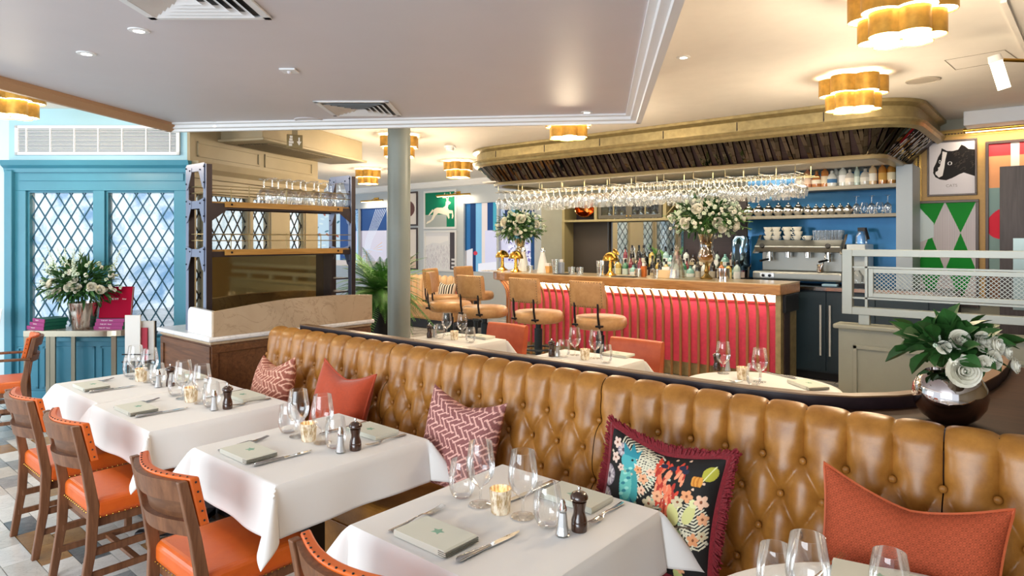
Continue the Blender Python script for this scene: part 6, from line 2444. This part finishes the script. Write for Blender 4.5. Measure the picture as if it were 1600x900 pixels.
cv.put(cv.x > 0.83, '#4c4a52')
cv.put((cv.x > 0.88) & (cv.y < 0.3) & (np.floor(cv.y * 20) % 2 > 0), '#d7dae2')
framed('landscape_picture', 'pale landscape print in white frame under the stag', cv, rear_x(663), rear_x(714), zr(424, 690, yy), zr(360, 690, yy), yy, M['whiteframe'], 0.05)
for nm_, z0, z1, lb in (('portrait_picture', 353, 300, 'white portrait print half hidden by column, upper one'), ('note_picture', 421, 356, 'cream print half hidden by column, lower one')):
    cv = Canvas(60, 80, '#ece6e0')
    if nm_ == 'portrait_picture':
        cv.ell(.6, .5, .3, .25, '#6a4a48')
    else:
        cv.put(cv.y < 0.3, '#e2cdbc')
    framed(nm_, lb, cv, rear_x(620), rear_x(653), zr(z0, 640, yy), zr(z1, 640, yy), yy, M['darkframe'], 0.04)


def stained(name, cv, x0, x1, nmul):
    t = thing(name, None, None, (x0, yy + 0.05, RZ0))
    t['kind'] = 'structure'
    w, h = x1 - x0, RZ1 - RZ0
    q = MB()
    for (a, b, c, d) in ((0, w, 0, 0.05), (0, w, h - 0.05, h), (0, 0.05, 0.05, h - 0.05), (w - 0.05, w, 0.05, h - 0.05)):
        q.box(a, b, -0.05, 0.05, c, d)
    q.build('window_frame', M['greywall'], t)
    print_panel('stained_pane', cv, w - 0.1, h - 0.1, STAIN, t, (0.05, 0, 0.05))
    for k in range(1, nmul):
        MB().box(w * k / nmul - 0.03, w * k / nmul + 0.03, -0.045, 0.045, 0.05, h - 0.05).build('mullion', M['greywall'], t)


cv = Canvas(420, 260, '#2a4f86')
cv.put((cv.y < 0.62) & (cv.x > 0.62), '#e4d9e2')
cv.put((cv.y < 0.10), '#d9c7bb')
for k in range(7):
    cv.line([(.60 + k * .008, .98), (.64 + k * .004, .5), (.62 + k * .003, .02)], 0.004, '#bfe6ff', 0.6)
    cv.line([(.86 + k * .02, .98), (.74 + k * .012, .45), (.70 + k * .006, .05)], 0.004, '#f4f7ff', 0.6)
for k in range(6):
    cv.line([(.55 + .05 * k, .02 + .02 * k), (.75, .2 + .02 * k), (.93, .42 - .03 * k)], 0.008, ('#f6c9a8', '#d5e6ff')[k % 2], 0.7)
cv.put((cv.x < 0.42) & (cv.y > .1), '#c9dbe2')
for k in range(26):
    cv.ell(r_.uniform(.05, .4), r_.uniform(.15, .95), .015, .03, ('#4f7f8c', '#b9654e', '#e6efe8')[k % 3], k)
stained('window_7', cv, WA[0], WA[1], 3)
cv = Canvas(170, 190, '#1d4a7e')
cols = ['#2c6a9e', '#163a66', '#7fb9d8', '#ead9cf', '#1d4a7e', '#4aa7b8', '#b9c9e2', '#12325c', '#66aec4', '#27608f', '#cfd8ea', '#1b4470']
for k in range(12):
    cv.put((cv.x > k / 12) & (cv.x <= (k + 1) / 12), cols[k])
cv.put((cv.x > .30) & (cv.x < .62) & (cv.y < .60), '#d8d5ea')
cv.put((cv.x > .62) & (cv.x < .93) & (cv.y < .46), '#e0dcf0')
for k in range(90):
    cv.ell(r_.uniform(.64, .92), r_.uniform(.18, .44), .02, .012, ('#6d5fa8', '#f4f2fb')[k % 2], k)
cv.poly([(0, .30), (.12, .34), (.12, 0), (0, 0)], '#e6dfe0')
cv.poly([(.2, 0), (.2, .12), (.5, .16), (.9, .12), (.9, 0)], '#f0ecf2')
cv.ell(.16, .27, .03, .03, '#d23a4a')
stained('window_8', cv, WB[0], WB[1], 2)


def picture_light(label, x0, x1, y, z):
    t = thing('picture_light', label, 'wall lamp', ((x0 + x1) / 2, y, z))
    w = (x1 - x0) / 2
    MB().tube([(-w, -0.16, 0), (w, -0.16, 0)], 0.024, 10).build('tube_shade', M['brass'], t, smooth=True)
    MB().box(-0.09, 0.09, -0.02, 0, -0.02, 0.09).build('wall_plate', M['brass'], t, bevel=0.003)
    MB().tube([(0, -0.01, 0.04), (0, -0.09, 0.06), (0, -0.16, 0.02)], 0.009, 6).build('arm', M['brass'], t, smooth=True)
    MB().box(-w + 0.02, w - 0.02, -0.172, -0.148, -0.027, -0.022).build('lamp_strip', M['glow'], t)
    light('picture_glow', 'AREA', ((x0 + x1) / 2, y - 0.17, z - 0.04), 3.5, WARM, max(0.3, x1 - x0), aim((0, 0.5, -1)), 0.04)


picture_light('brass picture light over the striped stained window', rear_x(690), rear_x(742), RYW, 2.70)
picture_light('brass picture light over the far blue window', rear_x(572), rear_x(606), RYW, 2.68)

# ================================================================ right-hand picture wall
gw0, gw1 = at_y(1428, 300, BY).x, 3.9
gp = MB().box(gw0, gw1, BY - 0.03, BY - 0.001, 0.95, 2.93)
struct('wall_gold_panel', gp, M['gold'])
q = MB()
for o_ in (0.03, 0.07):
    q.bar((gw0 + o_, BY - 0.036, 0.98), (gw0 + o_, BY - 0.036, 2.90), 0.022, 0.016)
    q.bar((gw0 + o_, BY - 0.036, 2.93 - o_), (gw1, BY - 0.036, 2.93 - o_), 0.016, 0.022)
    q.bar((gw0 + o_, BY - 0.036, 0.95 + o_), (gw1, BY - 0.036, 0.95 + o_), 0.016, 0.022)
struct('trim_7', q, M['bronze'])
q = MB()
n = 90
for k in range(n):
    q.ball((gw0 + 0.05, BY - 0.036, 0.98 + 1.92 * k / n), 0.008, 6, 4)
for k in range(110):
    q.ball((gw0 + 0.05 + k * 0.03, BY - 0.036, 2.88), 0.008, 6, 4)
    q.ball((gw0 + 0.05 + k * 0.03, BY - 0.036, 1.0), 0.008, 6, 4)
q = q.build('trim_8', M['dark'])
q['kind'] = 'structure'
struct('trim_9', MB().box(-0.85, 4.05, 8.45, BY - 0.001, 2.895, CEIL - 0.001), mat('pale_blue_bulkhead', '#cfd6e2', 0.5), bevel=0.01)
GYW = BY - 0.032
x_ = lambda px: at_y(px, 300, GYW).x
z_ = lambda py, px: at_y(px, py, GYW).z
# black and white dog head
cv = Canvas(200, 230, '#d9d7e0')
B_ = '#1c1a1c'
cv.poly([(1, .82), (.86, .84), (.78, .90), (.71, .93), (.64, .84), (.52, .82), (.40, .83), (.28, .89), (.26, .80), (.20, .72), (.16, .62), (.10, .52), (.09, .42), (.14, .34), (.24, .29), (.38, .27), (.52, .31), (.66, .37), (.76, .40), (.88, .36), (1, .32)], B_)
cv.poly([(.30, .83), (.40, .80), (.36, .66), (.34, .52), (.30, .36), (.22, .33), (.14, .40), (.16, .50), (.24, .54), (.28, .66)], '#e9e7ea')
cv.ell(.15, .49, .055, .045, B_)
cv.ell(.46, .59, .05, .035, '#d9d9de')
cv.ell(.46, .59, .028, .028, '#101010')
cv.ell(.24, .63, .025, .035, '#cfcfd4')
cv.ell(.24, .63, .014, .02, '#101010')
cv.line([(.11, .40), (.18, .33), (.32, .30)], .014, '#101010')
for k in range(60):
    x, y = r_.uniform(.5, .98), r_.uniform(.45, .8)
    cv.line([(x, y), (x + .03, y + .012)], .006, '#4d463f')
for pts in ([(.405, .125), (.39, .14), (.39, .115)], ):
    pass
t = framed('dog_picture', 'framed print of a black and white dog head', cv, x_(1449), x_(1527), z_(306, 1488), z_(219, 1488), GYW, M['darkframe'], 0.02)
lettering('CATS', 0.045, t, ((x_(1527) - x_(1449)) * 0.5, -0.016, 0.115), (pi / 2, 0, 0), mat('print_grey', '#8d8a90', 0.7))
# green diamonds
cv = Canvas(220, 330, '#cfcbd2')
cv.put((np.floor(cv.x * 70) % 2) > 0, '#bdb8c2')
G_ = '#0c8a2c'
for (cx, hw) in ((0.24, 0.24), (0.75, 0.25)):
    cv.poly([(cx - hw, 1.0), (cx + hw, 1.0), (cx, .70)], G_)
    cv.poly([(cx, .70), (cx + hw * .95, .36), (cx, .02), (cx - hw * .95, .36)], G_)
cv.poly([(.02, .98), (.30, .80), (.30, .66), (.02, .60)], '#cfe0e8')
framed('diamond_picture', 'green and white diamond pattern print in dark frame', cv, x_(1428), x_(1530), z_(478, 1480), z_(313, 1480), GYW - 0.001, M['darkframe'], 0.03)
# abstract print
cv = Canvas(180, 330, '#7f9da0')
cv.put(cv.y > .72, '#e0a074')
cv.put(cv.y > .92, '#c9404a')
cv.put((cv.x > .26) & (cv.x < .36) & (cv.y > .55), '#efe6dc')
cv.ell(.22, .50, .25, .10, '#d22a44', .1)
cv.ell(.30, .30, .16, .10, '#e9e0d2')
cv.put((cv.y < .2), '#7a5a4a')
framed('abstract_picture', 'tall abstract print of red and cream shapes behind dark door', cv, x_(1540), x_(1690), z_(478, 1590), z_(218, 1590), GYW - 0.001, M['darkframe'], 0.03)
picture_light('bronze picture light above the abstract print', x_(1508), x_(1640), BY - 0.03, 2.885)
# open dark door leaf with steel push plate
dx0 = at_y(1562, 300, 7.7).x
do = thing('door_1', None, None, (dx0, 7.7, 0))
do['kind'] = 'structure'
zt = at_y(1570, 260, 7.7).z
MB().box(0, 0.95, 0, 0.05, 0.0, zt).build('door_leaf', wood_mat('black_oak', '#221d22', '#3d363b', 3, (12, 12, 1), 0.5), do, bevel=0.003)
MB().box(0.10, 0.25, -0.006, 0, 1.02, at_y(1580, 372, 7.7).z).build('push_plate', mat('brushed_plate', '#7f8c8a', 0.35, 0.9), do, bevel=0.002)
q = MB()
for (a, b, c, d) in ((0.30, 0.31, 0.2, zt - 0.25), (0.85, 0.86, 0.2, zt - 0.25), (0.30, 0.86, zt - 0.26, zt - 0.25)):
    q.box(a, b, -0.005, 0, c, d)
q.build('panel_moulding', M['dark'], do)

# ================================================================ ceiling lamps
def lobes(r, k, n=8, d=0.5):
    pts = []
    c = r * 0.62
    rl = r * 0.38
    for i in range(k):
        a = 2 * pi * i / k
        for j in range(n + 1):
            b = a - pi * 0.465 + pi * 0.93 * j / n
            pts.append((c * math.cos(a) + rl * math.cos(b), c * math.sin(a) + rl * math.sin(b)))
    return pts


def ring_mesh(r, z0, z1, name, m, t=0.004, k=6):
    o_ = lobes(r, k)
    i_ = [(x * (1 - t / r), y * (1 - t / r)) for x, y in o_]
    n = len(o_)
    vs = [(x, y, z0) for x, y in o_] + [(x, y, z1) for x, y in o_] + [(x, y, z0) for x, y in i_] + [(x, y, z1) for x, y in i_]
    fs = []
    for a in range(n):
        b = (a + 1) % n
        fs += [(a, b, n + b, n + a), (2 * n + b, 2 * n + a, 3 * n + a, 3 * n + b), (a, 2 * n + a, 2 * n + b, b), (n + a, n + b, 3 * n + b, 3 * n + a)]
    return MB().add(vs, fs).mesh(name, m, True, 50)


M['leafgold'] = mat('gold_leaf', '#cf9f48', 0.4, 0.55, var=0.25, vscale=14)
UP = ring_mesh(0.262, -0.165, -0.028, 'upper_band', M['leafgold'])
LO = ring_mesh(0.212, -0.29, -0.165, 'lower_band', M['leafgold'])
DU = MB().prism(lobes(0.256, 6), -0.158, -0.152).mesh('upper_diffuser', M['glow'])
DL = MB().prism(lobes(0.207, 6), -0.282, -0.276).mesh('lower_diffuser', M['glow'])
TOPP = MB().prism(lobes(0.19, 6), -0.03, 0).mesh('ceiling_plate', M['glow'])
FIN = MB().ball((0, 0, -0.288), 0.01, 8, 5).mesh('finial', M['brass'], True)


def flower_lamp(label, px, py, power, rz):
    p = at_h(px, py, CEIL - 0.285)
    t = thing('ceiling_lamp', label, 'ceiling lamp', (p.x, p.y, CEIL - 0.002), rz, 'scalloped gold ceiling lamps')
    inst('ceiling_plate', TOPP, t)
    inst('upper_band', UP, t)
    inst('lower_band', LO, t)
    inst('upper_diffuser', DU, t)
    inst('lower_diffuser', DL, t)
    inst('finial', FIN, t)
    light('ceiling_lamp_light', 'POINT', (p.x, p.y, CEIL - 0.42), power, WARM, 0.15)


flower_lamp('scalloped two-tier gold lamp cut by the top edge', 1408, 60, 45, 0.1)
flower_lamp('scalloped two-tier gold lamp before the bar canopy end', 1333, 171, 45, 0.3)
flower_lamp('scalloped gold lamp half hidden under soffit by bar canopy', 888, 215, 50, 0.2)
flower_lamp('scalloped gold lamp right of the column by canopy tip', 716, 277, 60, 0.0)
flower_lamp('scalloped gold lamp left of the column over the far room', 575, 287, 60, 0.4)
flower_lamp('scalloped gold lamp half hidden behind the column', 624, 245, 60, 0.25)
flower_lamp('scalloped gold lamp above the teal wall at picture edge', 16, 181, 22, 0.15)

# ================================================================ ceiling fittings
SF = SZ + 0.05


def downlight(label, px, py, h):
    p = at_h(px, py, h)
    t = thing('downlight', label, 'downlight', (p.x, p.y, h), 0, 'recessed ceiling downlights')
    MB().lathe([(0.05, -0.006), (0.052, -0.001), (0.028, -0.001), (0.028, -0.008), (0.05, -0.006)], 24).build('bezel', M['white'], t, smooth=True, angle=40)
    MB().cyl((0, 0), 0.028, -0.005, -0.001, 20).build('lens', M['spotglow'], t)
    light('downlight_beam', 'SPOT', (p.x, p.y, h - 0.02), 16, (1, 0.88, 0.72), 0.03, (0, 0, 0), None, 1.7, 0.8)


downlight('white downlight beside the near square vent', 217, 47, SF)
downlight('white downlight lower left of the near square vent', 135, 83, SF)
downlight('white downlight near the soffit edge above the shelf unit', 335, 191, SF)
downlight('white downlight near the soffit corner by the canopy', 917, 175, SF)
downlight('white downlight in the cream ceiling beside the soffit', 1068, 89, CEIL)


def vent(label, px, py, half, h, skew=0.0):
    p = at_h(px, py, h)
    t = thing('ceiling_vent', label, 'vent', (p.x, p.y, h), TH + skew)
    q = MB()
    for (a, b, c, d) in ((-half, half, -half, -half + 0.04), (-half, half, half - 0.04, half), (-half, -half + 0.04, -half, half), (half - 0.04, half, -half, half)):
        q.box(a, b, c, d, -0.012, -0.001)
    q.build('vent_frame', M['white'], t, bevel=0.003)
    MB().box(-half + 0.03, half - 0.03, -half + 0.03, half - 0.03, -0.004, -0.001).build('backing', M['black'], t)
    for k in range(5):
        a = half - 0.06 - k * (half - 0.08) / 5
        b = a - 0.018
        q = MB()
        n_ = [(-1, -1), (1, -1), (1, 1), (-1, 1)]
        vs = [(x * a, y * a, -0.022) for x, y in n_] + [(x * (a - 0.035), y * (a - 0.035), -0.004) for x, y in n_] + [(x * (a - 0.004), y * (a - 0.004), -0.022) for x, y in n_]
        fs = [(i, (i + 1) % 4, 4 + (i + 1) % 4, 4 + i) for i in range(4)]
        q.add(vs, fs)
        q.build('louvre_ring', M['white'], t)


vent('square white ceiling vent over mid soffit', 562, 169, 0.30, SF)
vent('square white ceiling vent cut by the top edge', 283, -8, 0.30, SF)


def disc(label, px, py, r, h, m):
    p = at_h(px, py, h)
    t = thing('ceiling_speaker', label, 'speaker', (p.x, p.y, h))
    MB().lathe([(0.0005, -0.006), (r - 0.012, -0.006), (r - 0.01, -0.010), (r, -0.008), (r, -0.001)], 36).build('grille', m, t, smooth=True, angle=40)


disc('round flush speaker beside the mid soffit vent', 483, 187, 0.13, SF, M['soffit'])
disc('round flush speaker in cream ceiling by the canopy end', 1442, 125, 0.13, CEIL, mat('speaker_grey', '#b5aca0', 0.6))
p = at_h(452, 109, SF)
t = thing('smoke_sensor', 'small square sensor plate on the soffit', 'sensor', (p.x, p.y, SF), TH)
MB().box(-0.05, 0.05, -0.05, 0.05, -0.012, -0.001).build('plate', M['white'], t, bevel=0.003)
MB().ball((0, 0, -0.014), 0.014, 10, 6).build('lens', M['soffit'], t, smooth=True)
p = at_h(703, 228, CEIL)
t = thing('smoke_alarm', 'round white smoke alarm on far ceiling', 'smoke alarm', (p.x, p.y, CEIL))
MB().lathe([(0.0005, -0.07), (0.05, -0.07), (0.06, -0.05), (0.06, -0.03), (0.085, -0.03), (0.085, -0.001)], 24).build('body', M['white'], t, smooth=True, angle=40)
# glass tube spotlight on the right
p = at_d(1567, 116, 4.3)
t = thing('tube_spotlight', 'brass arm spotlight with glowing glass tube by the ceiling', 'spotlight', (p.x, p.y, 0))
v = Vector((RX, RY, 0))
c0 = Vector((0, 0, p.z))
d = (v * 0.30 + Vector((0, 0, -0.95))).normalized()
MB().tube([c0 - d * 0.09 - v * 0.02, c0 + d * 0.10 - v * 0.02], 0.036, 16).build('glass_tube', M['glow'], t, smooth=True)
MB().tube([c0 - d * 0.13 - v * 0.02, c0 - d * 0.085 - v * 0.02], [0.036, 0.042], 16).build('cap', M['ceiling'], t, smooth=True)
MB().tube([c0 - d * 0.10, c0 + v * 0.14 + Vector((0, 0, 0.09)), c0 + v * 0.5 + Vector((0, 0, 0.10))], 0.012, 8).build('arm', M['brass'], t, smooth=True)
MB().tube([c0 + v * 0.5 + Vector((0, 0, 0.10)), Vector((v.x * 0.5, v.y * 0.5, CEIL))], 0.012, 8).build('stem', M['brass'], t, smooth=True)
# ceiling beads and access panel on the cream ceiling
q = MB()
a, b = at_h(1568, 0, CEIL), at_h(1610, 95, CEIL)
q.bar((a.x, a.y, CEIL - 0.008), (b.x, b.y, CEIL - 0.008), 0.03, 0.016)
struct('trim_10', q, M['ceiling'])
ps = [at_h(px, py, CEIL) for px, py in ((1476, 94), (1570, 78), (1590, 92), (1493, 109))]
q = MB()
for i in range(4):
    a, b = ps[i], ps[(i + 1) % 4]
    q.bar((a.x, a.y, CEIL - 0.001), (b.x, b.y, CEIL - 0.001), 0.006, 0.002)
tag(q.build('access_panel', mat('panel_gap', '#8d8478', 0.7)), 'faint square access panel outline in the cream ceiling', 'access panel')
